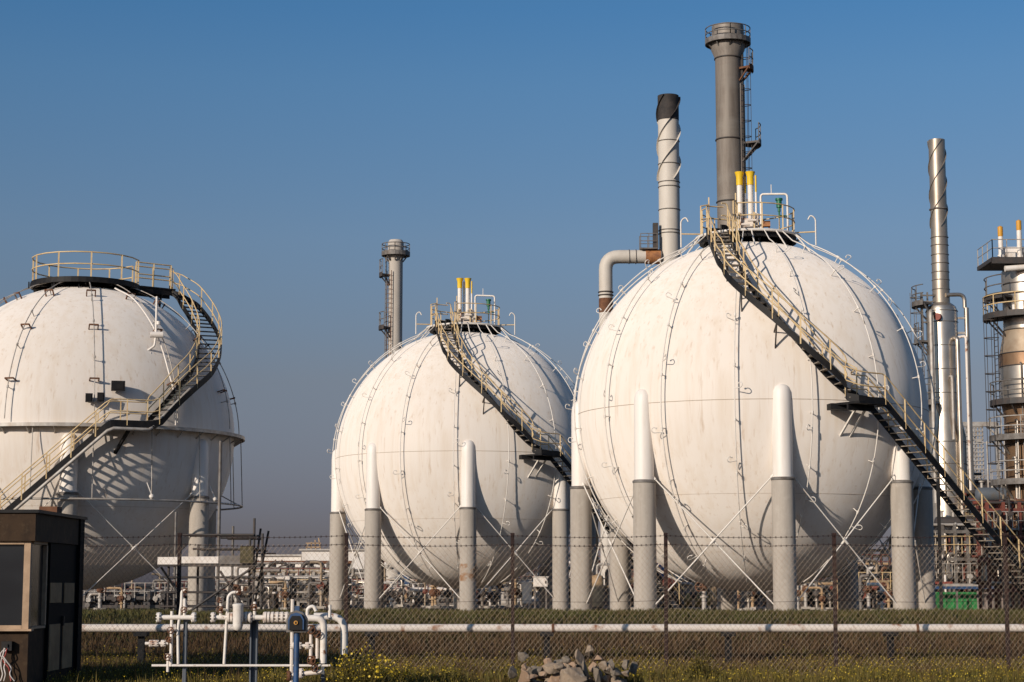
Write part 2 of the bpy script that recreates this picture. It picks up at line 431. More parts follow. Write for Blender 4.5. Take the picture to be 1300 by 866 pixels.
def front_stair(t, tk_ref, zd):
    """the stair of the large tank, read off its own line of sight; the same for the tank behind"""
    up = [polar(-34, 1.75, zd), polar(-34, 2.15, zd - .12)]
    for px, py in ((922, 325), (931, 346), (950, 371), (986, 406), (1030, 450), (1072, 492)):
        up.append(tank_hit(tk_ref, px, py, RAD + .74))
    land = tank_hit(tk_ref, 1094, 511, RAD + .95); land2 = land + Vector((.55, .45, 0))
    top = catmull(up + [land + Vector((-.25, -.2, .05))], 10)
    ang = R_(43); d = Vector((math.cos(ang), math.sin(ang), 0))
    # lower flight: straight, leaving the shell along its tangent
    e = tank_local(tk_ref, EYE); rd = Matrix.Rotation(-tk_ref['rz'], 3, 'Z') @ ray(1298, 738)
    nrm = Vector((-d.y, d.x, 0)); k = (land2 - e).dot(nrm) / rd.dot(nrm); hit = e + rd * k
    sl = (hit.z - land2.z) / (hit - land2).dot(d)
    bot = land2 + d * ((0.02 - land2.z) / sl); bot.z = .02
    st, path = stairs(t, top + [land, land2, bot], .84)
    b = MB(); a2 = math.atan2(d.y, d.x)
    b.box(land + Vector((-.05, -.1, -.06)), (1.3, 1.15, .08), a2); b.box(land + Vector((-.05, -.1, -.2)), (1.34, .08, .22), a2)
    b.box(land + Vector((-.75, .15, -.14)), (.9, .5, .22), a2 - .5)
    b.build('landing', 'black', st)
    for q in (0.0, .5):
        p = land + d * (q - .2) + Vector((0, 0, -.1)); s = p + Vector((-.1, 0, -1.25)); c = Vector((0, 0, ZC)); s = c + (s - c).normalized() * (RAD - .02)
        b = MB(); b.bar(p, s, .07, .07); b.build('landing_strut', 'rod', st)
    for f in (.25, .45, .62):
        i = int(len(top) * f); p = top[i] + Vector((0, 0, -.12)); c = Vector((0, 0, ZC)); s = c + (p + Vector((0, 0, -.75)) - c).normalized() * (RAD - .02)
        b = MB(); b.bar(p, s, .05, .05); b.bar(p, c + (p - c).normalized() * (RAD - .02), .05, .05); b.build('stair_bracket', 'darkgrey', st)
    for q in (.33, .70):
        p = land2.lerp(bot, q) ; 
        b = MB(); b.bar(Vector((p.x, p.y, 0)), p + Vector((0, 0, -.12)), .12, .12); b.build('stair_post', 'black', st)
    return st

TKB = tank_frame(953, 529, 76.7)
TKM = tank_frame(590, 584, 103.3)
TKL = tank_frame(103, 557, 89.6)
MER = [-4.5 + 22.5 * k for k in range(-5, 6)]
tb, azb = tank_base(TKB, 'largest white spherical gas tank, in front of the tall grey stack', 8, 9.5, MER, True, tops={54.5: 7.5})
zd = top_works(tb); spray_pipes(tb, MER, 2.10, zd - .08, .26, True); front_stair(tb, TKB, zd)
tm, azm = tank_base(TKM, 'smaller white spherical gas tank in the middle, behind the largest one', 8, 1.5, MER, True)
top_works(tm); b = MB(); b.lathe([(.428, 1.45), (.429, 2.45)], 28, polar(1.5, 6.86, 0), cap=False); b.build('rust_stain', 'rustconcrete', [c for c in bpy.data.objects if c.parent == tm and c.name.startswith('leg')][0]); spray_pipes(tm, MER, 2.10, zd - .08, .26, True); front_stair(tm, TKB, zd)

# ---------------------------------------------------------------- left tank with girdle walkway and spiral stair
tl, azl = tank_base(TKL, 'white spherical gas tank with a grey girdle ring, behind the dark hut', 6, 49, [], False, True, [49, 118, 195, 250, 303, 356], .020, {}, 7.85)
ML = [-26 + 30 * k for k in range(-3, 6)]
spray_pipes(tl, ML, 2.0, ZC + 7.0, .30, False, 'lightgrey', th1=88)
for a in ML[1:8]:
    for th in (30, 52, 74):
        q = R_(th); n = polar(a, math.sin(q), math.cos(q)); l = Vector((math.cos(R_(a)), math.sin(R_(a)), 0)); c = Vector((0, 0, ZC)) + n * (RAD + .3)
        b = MB(); b.bar(c - l * .2, c + l * .2, .06, .07); b.bar(c - l * .19, c - l * .19 - n * .3, .05, .05); b.bar(c + l * .19, c + l * .19 - n * .3, .05, .05); b.build('pipe_bracket', 'rust', tl)
b = MB(); b.sector(RAD - .05, 7.48, ZC - .05, ZC + .03, 0, 360, 96); b.sector(7.44, 7.49, ZC - .09, ZC + .06, 0, 360, 96)
for a in range(0, 360, 9): b.bar(polar(a, 7.44, ZC - .05), polar(a, RAD - .02, ZC - .35), .05, .05)
b.build('girdle_ring', 'lightgrey', tl)
zr = 5.0
b = MB(); b.torus(7.42, zr, .045, 96, 6)
for a in range(4, 364, 20): b.cyl(polar(a, 7.42, zr), polar(a, 7.30, ZC - .1), .022, 6)
for a in range(9, 369, 40): b.bar(polar(a, 7.42, zr), polar(a, math.sqrt(RAD ** 2 - (zr + .5 - ZC) ** 2), zr + .5), .05, .05)
rp = b.build('ring_pipe', 'lightgrey', tl)
for a in (24, 52):
    c = polar(a, 7.42, zr)
    b = MB(); b.lathe([(.05, .05), (.11, .12), (.11, .2), (.05, .25)], 10, c); b.bar(c + Vector((0, 0, .2)), c + Vector((-.22, 0, .75)), .04, .04); b.build('valve', 'white', rp)
zt = ZC + 7.13
b = MB(); b.sector(0, 2.5, zt - .07, zt, 0, 360, 48); b.sector(2.38, 2.52, zt - .24, zt - .071, 0, 360, 48)
for a in range(0, 360, 30): b.bar(polar(a, .3, zt - .2), polar(a, 2.38, zt - .2), .08, .22)
for a in range(5, 365, 45): b.bar(polar(a, 2.3, zt - .25), polar(a, 2.3, ZC + math.sqrt(RAD ** 2 - 2.3 ** 2) - .02), .10, .10)
ex0, ex1 = polar(96, 2.3, zt - .03), polar(104, 4.05, zt - .03)
b.bar(ex0, ex1, 1.15, .07); b.bar(ex0 + Vector((0, -.56, -.16)), ex1 + Vector((0, -.56, -.16)), .06, .26); b.bar(ex0 + Vector((0, .56, -.16)), ex1 + Vector((0, .56, -.16)), .06, .26)
b.bar(ex1 + Vector((-.4, -.4, -.1)), Vector((3.4, .2, ZC + 6.05)), .08, .08)
for sx in (-1.6, -.5, .6): b.bar((sx - .9, -2.2, zt - .6), (sx - .9, -2.2, zt - .3), .06, .06)
pfl = b.build('platform', 'black', tl)
b = MB(); railing(b, [polar(a, 2.45, zt) for a in np.linspace(118, 436, 19)], 1.14, 2, r=.032, post=.07); b.build('railing', 'cream', pfl)
for s in (-.56, .56):
    b = MB(); railing(b, [ex0 + Vector((0, s, 0)), ex0.lerp(ex1, .5) + Vector((0, s, 0)), ex1 + Vector((0, s, 0))], 1.14, 1, r=.03, post=.06); b.build('stair_head_rail', 'cream', pfl)
def LP(az, r, zrel): return polar(az, r, ZC + zrel)
lnd_r, lnd_l = tank_hit(TKL, 190, 539, RAD + .95), tank_hit(TKL, 140, 541, RAD + .95)
lnd_r.z = lnd_l.z = (lnd_r.z + lnd_l.z) / 2
up = [polar(104, 4.0, zt), polar(102, 4.35, zt - .2), LP(95, 4.85, 6.35), LP(80, 5.5, 5.2), LP(62, 6.36, 3.95), LP(47, 7.08, 2.65), LP(34, 7.6, 1.55)]
top = catmull(up + [lnd_r + Vector((.15, .05, .1))], 10)
e = tank_local(TKL, EYE); rd = Matrix.Rotation(-TKL['rz'], 3, 'Z') @ ray(22, 640); d = Vector((-1, .10, 0)).normalized(); nrm = Vector((-d.y, d.x, 0))
hit = e + rd * ((lnd_l - e).dot(nrm) / rd.dot(nrm)); sl = (hit.z - lnd_l.z) / (hit - lnd_l).dot(d); bot = lnd_l + d * ((.02 - lnd_l.z) / sl); bot.z = .02
st, path = stairs(tl, top + [lnd_r, lnd_l, bot], 1.0, 'darktread')
b = MB(); mid = (lnd_r + lnd_l) / 2; b.bar(lnd_l + Vector((-.2, 0, -.07)), lnd_r + Vector((.2, 0, -.07)), 1.02, .08)
b.bar(mid + Vector((0, .3, -.1)), Vector((0, 0, ZC)) + (mid + Vector((-.4, 0, -1.3)) - Vector((0, 0, ZC))).normalized() * (RAD - .02), .12, .12); b.build('landing', 'black', st)
off = (lnd_l - lnd_r).cross(Vector((0, 0, 1))).normalized()
b = MB(); edge = [p + Vector((0, 0, -.2)) for p in resample([top[-14], lnd_r, lnd_l, bot], .3)]
b.tube([p - Vector((0, .56, 0)) for p in edge], .075, 8); b.build('conduit', 'lightgrey', st)
for px, py in ((150, 490), (128, 504), (113, 505)):
    c = tank_hit(TKL, px, py, RAD + .35)
    b = MB(); b.box(c, (.58 if px == 150 else .30, .3, .42 if px == 150 else .36)); b.box(c + Vector((0, -.16, 0)), (.44 if px == 150 else .2, .03, .3)); b.bar(c, c * .5 + Vector((0, 0, ZC * .5)) if False else c + Vector((0, .45, -.2)), .06, .06); b.build('floodlight', 'black', tl)
c = tank_hit(TKL, 198, 425, RAD + .5)
b = MB(); b.cyl(c + Vector((-.25, 0, 0)), c + Vector((.3, 0, 0)), .14, 12); b.tube(bend([c + Vector((0, 0, 1.7)), c, c + Vector((-.05, 0, -.5)), c + Vector((-.4, .05, -.75))], .1), .05, 8); b.cyl(c + Vector((-.45, .05, -.85)), c + Vector((-.2, .05, -.85)), .09, 8)
b.cyl(c + Vector((.1, 0, .45)), c + Vector((.1, 0, .6)), .1, 8); b.bar(c, c + Vector((0, .55, -.1)), .06, .06); b.build('sample_valve', 'white', tl)
b = MB(); pts = [tank_hit(TKL, *q, RAD + .25) for q in ((146, 366), (170, 380), (192, 410), (205, 440), (215, 475), (221, 500), (223, 540))]
b.tube(catmull(pts, 5), .04, 6); b.build('drain_line', 'white', tl)

KL = .80        # this tank is smaller than the other two
tl.location = EYE + (TKL['loc'] - EYE) * KL; tl.scale = (KL, KL, KL)
# ================================================================== STACKS AND COLUMNS
def ladder(parent, base, top, out, w=.45, cage=True, m='darkgrey', name='ladder'):
    base, top, out = Vector(base), Vector(top), Vector(out).normalized(); s = out.cross(Vector((0, 0, 1)))
    b = MB()
    for q in (-1, 1): b.bar(base + s * q * w / 2, top + s * q * w / 2, .05, .05)
    z = base.z
    while z < top.z: b.bar(Vector((base.x, base.y, z)) - s * w / 2, Vector((base.x, base.y, z)) + s * w / 2, .03, .03); z += .35
    if cage:
        z = base.z + 2.2
        while z < top.z:
            pts = [Vector((base.x, base.y, z)) + s * (w * .8 * math.cos(t)) + out * (w * 1.6 * math.sin(t)) for t in np.linspace(PI, 0, 8)]
            b.tube(pts, .025, 4); z += 1.0
        for t in (.2, .5, .8): 
            o = s * (w * .8 * math.cos(PI * t)) + out * (w * 1.6 * math.sin(PI * t)); b.bar(base + o + Vector((0, 0, 2.2)), top + o, .03, .03)
    return b.build(name, m, parent)
def ring_deck(parent, c, r0, r1, z, a0, a1, m='darkgrey', rm='steelgrey', h=1.1, brackets=True, n=24):
    c = Vector((c[0], c[1], 0))
    b = MB(); b.sector(r0, r1, z - .12, z, a0, a1, n, c); b.sector(r1 - .05, r1 + .01, z - .2, z + .12, a0, a1, n, c)
    if brackets:
        for k in range(max(2, int((a1 - a0) / 40)) + 1):
            a = a0 + (a1 - a0) * k / max(2, int((a1 - a0) / 40)); b.bar(c + polar(a, r1 - .1, z - .12), c + polar(a, r0, z - .12 - (r1 - r0)), .08, .08)
    d = b.build('platform', m, parent)
    b = MB(); railing(b, [c + polar(a0 + (a1 - a0) * k / n, r1 - .03, z) for k in range(n + 1)], h, 3, r=.035, post=.05); b.build('railing', rm, d)
    return d
def strake(parent, c, r, z0, z1, phase, turns, m, hgt=.14):
    pts = []; lat = []; n = int(turns * 28)
    for k in range(n + 1):
        a = phase + 360 * turns * k / n; p = polar(a, r + hgt / 2 - .01, z0 + (z1 - z0) * k / n) + Vector((c[0], c[1], 0)); pts.append(p); lat.append(polar(a, 1, 0))
    b = MB(); b.sweep(pts, lat, hgt, .035); return b.build('strake', m, parent)
def zpy(py, X, Y):          # height of picture row py on the vertical line X, Y
    return P(650, py, Y).z
def rpx(w, Y, z):           # half width in pixels -> metres at height z
    return w * (Y * math.cos(PITCH) + (z - 1.65) * math.sin(PITCH)) / F

# tall grey stack
Y = 115.0; X = P(925.5, 150, Y).x; Z = lambda py: zpy(py, 0, Y)
t = thing('chimney_stack', 'tall weathered grey steel stack with a flared top platform, behind the largest tank', 'chimney', (X, Y, ZG), 0, None)
L = lambda py: Z(py) - ZG
b = MB(); r = rpx(16.6, Y, 30)
b.lathe([(r, 0), (r, L(75)), (r * 1.28, L(64)), (r * 1.34, L(55)), (r * 1.25, L(54.5)), (r * 1.22, L(34)), (r * 1.1, L(34)), (r * 1.1, L(42))], 48)
b.build('shaft', 'stackgrey', t)
for py in (75, 178, 257):
    b = MB(); b.torus(r + .02, L(py), .05, 48, 6); b.build('band', 'darkgrey', t)
ring_deck(t, (0, 0), r * 1.06, r * 1.75, L(53), 0, 360, 'steelgrey', 'steelgrey', .8)
ladder(t, polar(72, r + .10, L(300)), polar(72, r + .10, L(48)), polar(72, 1, 0), w=.30, m='darkgrey')
ladder(t, polar(50, r + .2, L(300)), polar(50, r + .2, L(110)), polar(50, 1, 0), cage=False, m='stackgrey')
ring_deck(t, (0, 0), r, r + 1.15, L(182), 62, 115, n=6)
ring_deck(t, (0, 0), r, r + .75, L(88), 50, 100, n=6, m='rust')
b = MB(); b.bar(polar(66, r + .06, 0), polar(66, r + .06, L(70)), .14, .14); b.build('cable_tray', 'darkgrey', t)

# white stack with black top
Y = 125.0; X = P(849, 200, Y).x; Z = lambda py: zpy(py, 0, Y); L = lambda py: Z(py) - ZG
t = thing('chimney_stack', 'dull white stack with a black tip and spiral fins, left of the tall grey stack', 'chimney', (X, Y, ZG))
r = rpx(13.3, Y, 25)
b = MB(); b.lathe([(r, 0), (r, L(153))], 48); b.build('shaft', 'stackwhite', t)
b = MB(); b.lathe([(r + .01, L(153.5)), (r + .01, L(122)), (r - .08, L(122)), (r - .08, L(130))], 48); b.build('tip', 'soot', t)
for py in (180, 209, 232, 238, 267, 293, 297):
    b = MB(); b.torus(r + .015, L(py), .035, 48, 6); b.build('band', 'steelgrey', t)
for ph in (0, 120, 240): strake(t, (0, 0), r, L(229), L(153.5), ph + 20, .62, 'stackwhite')
for ph in (0, 120, 240): strake(t, (0, 0), r + .01, L(153), L(123), ph + 20 + 223, .25, 'soot')
b = MB(); zc = L(327); xl = -(M(849 - 766, Y)); dr = .455
pts = bend([Vector((-r + .1, -.3, zc)), Vector((xl, -.3, zc)), Vector((xl, -.3, 0))], .9, 6)
b.tube(pts, dr, 24); d = b.build('duct', 'stackwhite', t)
for q in (-1.5, -2.3, -2.75):
    b = MB(); b.tube([(q, -.3 + (dr + .02) * math.cos(a), zc + (dr + .02) * math.sin(a)) for a in np.linspace(0, 2 * PI, 24, False)], .03, 5, True); b.build('duct_band', 'steelgrey', d)
for py in (372, 376): 
    b = MB(); b.torus(dr + .03, L(py), .045, 24, 6, (xl, -.3, 0)); b.build('duct_band', 'darkgrey', d)
b = MB(); b.lathe([(dr + .015, L(398)), (dr + .015, L(380))], 24, (xl, -.3, 0)); b.build('rust_patch', 'rust', d)
b = MB(); b.cyl((-r + .05, -.3, zc), (-r - .95, -.3, zc), dr + .05, 24); b.build('expansion_joint', 'orange', d)
b = MB(); z0 = L(318)
b.box((-r - .75, -.3, z0), (1.2, 1.2, .08)); 
for x in (-1.3, -.75, -.2):
    for y in (-.85, .25): b.bar((-r + x, y, z0), (-r + x, y, z0 + 1.0), .05, .05)
for q in (.5, 1.0): b.bar((-r - 1.3, -.85, z0 + q), (-r - .2, -.85, z0 + q), .045, .045); b.bar((-r - 1.3, .25, z0 + q), (-r - .2, .25, z0 + q), .045, .045)
b.build('platform', 'steelgrey', t)
b = MB(); b.box((-r - .28, -.5, z0 + .9), (.35, .4, 1.7)); b.build('damper_drive', 'darkgrey', t)

# small grey stack behind the middle tank
Y = 140.0; X = P(502, 380, Y).x; Z = lambda py: zpy(py, 0, Y); L = lambda py: Z(py) - ZG
t = thing('chimney_stack', 'small pale grey stack with a round top platform, behind the middle tank', 'chimney', (X, Y, ZG))
r = rpx(9.0, Y, 25)
b = MB(); b.lathe([(r, 0), (r, L(330)), (r * 1.12, L(327)), (r * 1.12, L(308)), (r * .9, L(305)), (r * .7, L(305))], 40); b.build('shaft', mat('pale_concrete_stack', (.52, .47, .41), .8, 0, (.43, .385, .335), 1.0, (1, 1, .4)), t)
ring_deck(t, (0, 0), r * 1.12, r * 2.0, L(322), 0, 360, 'steelgrey', 'steelgrey', .7)
ladder(t, polar(-75, r + .2, L(480)), polar(-75, r + .2, L(318)), polar(-75, 1, 0), m='steelgrey', cage=False)
ladder(t, polar(-40, r + .15, L(480)), polar(-40, r + .15, L(345)), polar(-40, 1, 0), cage=False, m='rust')
ring_deck(t, (0, 0), r, r + .7, L(349), -110, -50, n=6); ring_deck(t, (0, 0), r, r + .7, L(416), -110, -40, n=6)

# metal column with a finned chimney on top
Y = 120.0; X = P(1197.5, 470, Y).x; Z = lambda py: zpy(py, 0, Y); L = lambda py: Z(py) - ZG
t = thing('process_column', 'silver process column carrying a slim finned metal chimney, right of the largest tank', 'column', (X, Y, ZG))
r = rpx(19.3, Y, 15); rc = rpx(10.3, Y, 25)
b = MB(); b.lathe([(r * 1.34, 0), (r * 1.34, L(556)), (r * 1.04, L(526)), (r * 1.03, L(524)), (r * 1.03, L(395)), (r * .93, L(390)), (r * .75, L(387)), (rc * 1.1, L(385))], 48); b.build('vessel', 'silver', t)
for py in (396, 410, 440, 470, 500, 530, 562, 590):
    b = MB(); b.torus(r * (1.34 if py > 557 else 1.03) + .01, L(py), .025, 48, 6); b.build('band', 'steelgrey', t)
b = MB(); b.lathe([(rc * 1.05, L(386)), (rc * 1.02, L(300)), (rc, L(298)), (rc, L(178)), (rc * .92, L(178)), (rc * .92, L(185))], 40); ch = b.build('chimney', mat('heat_tinted_steel', (.40, .345, .285), .45, .65, (.28, .23, .18), 1.2, (1, 1, .5), .4, .7), t)
for py in (266, 302, 312, 324, 335, 346, 356, 368):
    b = MB(); b.torus(rc * 1.03 + .01, L(py), .03 if py != 266 else .06, 32, 6); b.build('band', 'steelgrey', ch)
for ph in (0, 120, 240): strake(ch, (0, 0), rc, L(289), L(179), ph, 1.05, 'steelgrey', .085)
dx = M(28, Y)
b = MB(); b.tube(bend([(.2, -rc, L(376)), (dx, -.4, L(375)), (dx, -.4, L(392))], .5), .13, 12); b.tube([(dx + .1, -.4, L(392)), (dx + .1, -.4, 0)], .16, 10)
b.build('overhead_line', 'silver', t)
for px_, top, bot_, rr_, mm in ((-20, 398, 640, .13, 'lightgrey'), (13, 432, 700, .15, 'silver'), (5, 480, 560, .09, 'lightgrey'), (24, 430, 700, .09, 'rustwhite')):
    b = MB(); x = M(px_, Y); b.tube(bend([(x * .7, -r * .6, L(top)), (x, -r - .35, L(top)), (x, -r - .35, max(.02, L(bot_)))], .25), rr_, 10); b.build('side_pipe', mm, t)
b = MB(); cpos = Vector((-M(8, Y), -math.sqrt(max(.01, r * r - M(8, Y) ** 2)), L(405))); b.cyl(cpos, cpos + Vector((-.15, -.25, 0)), .23, 16); b.build('manhole_cover', 'red', t)
ring_deck(t, (0, 0), r, r + .9, L(386), -130, -50, n=8, m='steelgrey'); ring_deck(t, (0, 0), r, r + .8, L(433), -120, -70, n=6, m='steelgrey'); ring_deck(t, (0, 0), r, r + .8, L(512), -140, -30, n=8, m='steelgrey')
b = MB()
for x in (-M(26, Y), -M(19, Y)): b.bar((x, -.3, L(440)), (x, -.3, L(372)), .1, .1)
for py in (376, 384, 392, 410): b.bar((-M(27, Y), -.3, L(py)), (-.2, -.3, L(py)), .09, .09)
b.build('davit_frame', 'steelgrey', t)
ladder(t, (-r - .3, 0, L(660)), (-r - .3, 0, L(372)), (-1, 0, 0), m='steelgrey')
b = MB(); b.box((dx - .4, -.4, L(405)), (1.0, .12, .12)); b.box((dx - .4, -.4, L(424)), (1.0, .15, .15)); b.build('pipe_bracket', 'lightgrey', t)

# right edge column
Y = 105.0; X = P(1306, 430, Y).x; Z = lambda py: zpy(py, 0, Y); L = lambda py: Z(py) - ZG
t = thing('process_column', 'broad brown and silver banded process column cut by the right edge', 'column', (X, Y, ZG))
q = lambda px: rpx(px, Y, 12)
def seg(name, prof, m):
    b = MB(); b.lathe([(q(a), L(py)) for a, py in prof], 48, cap=False); return b.build(name, m, t)
seg('top_shell', [(31, 420), (31, 345), (26, 338), (4, 334)], 'silver')
seg('cone', [(37, 450), (31, 420.2)], 'creamclad'); seg('brown_band', [(37.3, 466), (37.2, 450.2)], 'brown')
seg('mid_shell', [(37.0, 511), (37.0, 466.2)], 'silver'); seg('lower_shell', [(34, 790), (34, 528), (37, 511.2)], 'brown')
for py in (362, 375, 405, 420, 450, 466, 484, 511, 529, 545, 565, 585):
    b = MB(); b.torus(q(31.3 if py < 421 else 37.4 if py < 515 else 34.3), L(py), .035, 48, 6); b.build('band', 'darkgrey', t)
c0 = (0, 0)
b = MB(); zt_ = L(333); b.box((-.2, 0, zt_ - .1), (4.3, 3.4, .22)); b.box((-.2, -1.66, zt_ - .2), (4.3, .1, .3)); dk = b.build('top_platform', 'darkgrey', t)
b = MB(); railing(b, [(-2.3 + .4 * k, -1.66, zt_) for k in range(11)] , 1.0, 2); railing(b, [(-2.3, -1.66 + .55 * k, zt_) for k in range(7)], 1.0, 2); b.build('railing', 'lightgrey', dk)
for x, h in ((-1.55, 1.35), (-.5, 1.7), (.55, 1.5)):
    b = MB(); b.lathe([(.2, 0), (.2, .3), (.14, .3), (.14, h)], 14, (x, -.6, zt_)); v = b.build('relief_pipe', 'white', t)
    b = MB(); b.lathe([(.13, h), (.15, h + .1), (.15, h + .55), (.02, h + .62)], 14, (x, -.6, zt_)); b.build('rain_cap', 'capyellow', v)
b = MB(); b.cyl((-1.3, -.2, zt_ + .55), (.6, -.2, zt_ + .55), .3, 14); b.box((-.9, -.5, zt_ + .2), (.5, .5, .4)); b.build('drum', 'white', t)
ring_deck(t, c0, q(31), q(31) + 1.0, L(378) , -120, -50, n=6); ring_deck(t, c0, q(31), q(31) + 1.1, L(402), -130, -20, n=10, rm='cream')
ring_deck(t, c0, q(37), q(37) + .6, L(511), -130, 40, n=14); ladder(t, polar(-78, q(37) + .35, L(640)), polar(-78, q(37) + .35, L(380)), polar(-78, 1, 0))
b = MB(); b.tube(bend([(-1.6, -1.5, L(347)), (1.5, -1.5, L(341))], .2), .17, 10); b.tube(bend([(-1.2, -1.65, L(392)), (-1.2, -1.65, L(402)), (1.2, -1.65, L(402))], .3), .12, 10); b.build('side_pipe', 'white', t)
b = MB(); b.lathe([(.02, L(640)), (.25, L(638)), (.27, L(600)), (.02, L(597))], 16, (-M(12, Y), -2.0, 0)); b.cyl((-M(12, Y), -2, 0), (-M(12, Y), -2, L(640)), .12, 8); b.cyl((-M(12, Y), -2, L(598)), (-M(12, Y), -2, L(580)), .05, 8); b.build('small_vessel', 'silver', t)

rq = random.Random(31)
for k in range(11):
    x = -M(rq.uniform(-6, 31), Y); p0, p1 = rq.uniform(440, 610), rq.uniform(640, 720); yy = -math.sqrt(max(.2, q(37) ** 2 - x * x)) - rq.uniform(.15, .4); rr_ = rq.uniform(.035, .085)
    b = MB(); b.tube(bend([(x, yy + .5, L(p0)), (x, yy, L(p0)), (x, yy, L(p1))], .15), rr_, 8); zf = L(p1) + (L(p0) - L(p1)) * rq.random(); b.cyl((x, yy, zf), (x, yy, zf + .08), rr_ * 2, 8); b.build('side_pipe', rq.choice(('silver', 'lightgrey', 'white', 'steelgrey')), t)
for py, a0, a1 in ((556, -120, -20), (612, -110, 30)): ring_deck(t, c0, q(35), q(35) + .8, L(py), a0, a1, n=10, m='steelgrey', rm='lightgrey')

# ================================================================== PROCESS AREA BEHIND
rng = random.Random(11)
MT['greydrum'] = mat('dull_lagging', (.16, .14, .125), .6, .3, (.10, .085, .07), 3)
def pipe_rack(label, px0, px1, pyt, Y, levels, depth, cols, cmat, pmats, npipes, nris, seed, bottom=0.0, pr=(.06, .16)):
    r = random.Random(seed)
    x0, x1 = XW(px0, Y, 740), XW(px1, Y, 740); h = ZW(pyt, Y) - ZG
    t = thing('pipe_rack', label, 'pipe rack', ((x0 + x1) / 2, Y, ZG)); w = (x1 - x0) / 2
    zs = [h * (k + 1) / levels for k in range(levels)]
    for k in range(cols):
        x = -w + 2 * w * k / (cols - 1)
        b = MB()
        for y in (0, depth): b.bar((x, y, 0), (x, y, h + .1), .17, .17)
        for z in zs: b.bar((x, 0, z - .1), (x, depth, z - .1), .14, .2)
        b.build('column', cmat, t)
    for z in zs:
        for y in (0, depth):
            b = MB(); b.bar((-w, y, z - .32), (w, y, z - .32), .12, .18); b.build('beam', cmat, t)
        for k in range(npipes):
            y = depth * (k + .5) / npipes - .1; rad = r.uniform(*pr); a, c = -w - r.uniform(0, .6), w + r.uniform(0, .6)
            if r.random() < .35: c = r.uniform(-w * .2, w * .9)
            pts = [(a, y, z + rad), (c, y, z + rad)]
            if r.random() < .55: pts.append((c, y - .2, z + r.choice((-1, 1)) * r.uniform(.4, h / levels * .9)))
            b = MB(); b.tube(bend(pts, .3, 4), rad, 8)
            for _ in range(3): 
                fx = r.uniform(a, c); b.cyl((fx, y, z + rad), (fx + .07, y, z + rad), rad * 1.7, 10)
            b.build('pipe', r.choice(pmats), t)
    for k in range(nris):
        x = r.uniform(-w, w); y = r.uniform(-.4, depth); rad = r.uniform(.03, .10); z0, z1 = sorted((r.uniform(0, h * .55), r.uniform(h * .35, h * 1.08)))
        pts = [(x, y, z0), (x, y, z1)]
        if r.random() < .6: pts.append((x + r.uniform(-.8, .8), y, z1))
        b = MB(); b.tube(bend(pts, .2, 4), rad, 8)
        zv = z0 + (z1 - z0) * r.random(); b.cyl((x, y, zv), (x, y, zv + .22), rad * 2.2, 8); b.cyl((x, y, zv + .1), (x, y - .3, zv + .1), .03, 6); b.cyl((x, y - .3, zv + .1), (x, y - .33, zv + .1), .14, 10)
        b.build('riser', r.choice(pmats), t)
    for k, z in enumerate(zs[:-1] if levels > 1 else zs):
        b = MB(); railing(b, [(-w + 2 * w * j / 8, -.12, z) for j in range(9)], 1.0, 1, r=.025, post=.04); b.build('railing', r.choice(('cream', 'redbrown', 'lightgrey')), t)
    return t
warm = ['lightgrey', 'rustwhite', 'white', 'brick', 'rust', 'silver', 'steelgrey']
dark = ['darkgrey', 'steelgrey', 'redbrown', 'lightgrey', 'rust', 'black']
redm = ['redbrown', 'rust', 'lightgrey', 'silver', 'darkgrey', 'rustwhite']
pipe_rack('high dark pipe rack with red beams behind the foot of the banded column', 1228, 1312, 628, 118, 4, 3, 4, 'redbrown', redm, 5, 26, 1)
pipe_rack('red and grey pipe rack below the silver column, right of the largest tank', 1176, 1262, 636, 126, 5, 4, 5, 'redbrown', redm, 5, 30, 2)
pipe_rack('low rusty pipe rack over the green container', 1170, 1250, 706, 112, 2, 2.5, 4, 'steelgrey', warm, 4, 16, 3)
pipe_rack('low cluttered pipe rack behind the bottom of the long stair', 1246, 1316, 700, 112, 2, 2, 4, 'darkgrey', warm, 4, 14, 4)
pipe_rack('far pipe rack seen between the back legs of the largest tank', 1040, 1130, 700, 135, 3, 3, 5, 'darkgrey', dark + warm, 3, 14, 5)
pipe_rack('brown pipe rack seen under the middle of the largest tank', 830, 1010, 722, 128, 2, 3, 7, 'darkgrey', warm, 4, 26, 6)
pipe_rack('narrow pipe rack seen in the gap between the two hooked tanks', 742, 832, 690, 140, 3, 3, 4, 'darkgrey', redm, 3, 14, 7)
pipe_rack('pipe rack seen under the right half of the middle tank', 610, 745, 716, 150, 2, 3, 6, 'steelgrey', redm + ['brick'], 4, 24, 8)
pipe_rack('rusty pipe rack seen under the left half of the middle tank', 470, 610, 700, 155, 3, 3, 6, 'steelgrey', redm, 3, 26, 9)
pipe_rack('grey pipe rack in front of the white shed, left of the middle tank', 318, 440, 716, 140, 2, 3, 6, 'steelgrey', ['lightgrey', 'silver', 'steelgrey', 'creamclad', 'rust'], 3, 26, 10)
pipe_rack('dark low pipe rack seen beneath the left tank', 96, 215, 750, 132, 2, 3, 7, 'darkgrey', dark, 3, 18, 12)
pipe_rack('far dark pipe rack seen past the scaffold', 205, 330, 742, 150, 2, 3, 6, 'darkgrey', dark, 3, 16, 13)

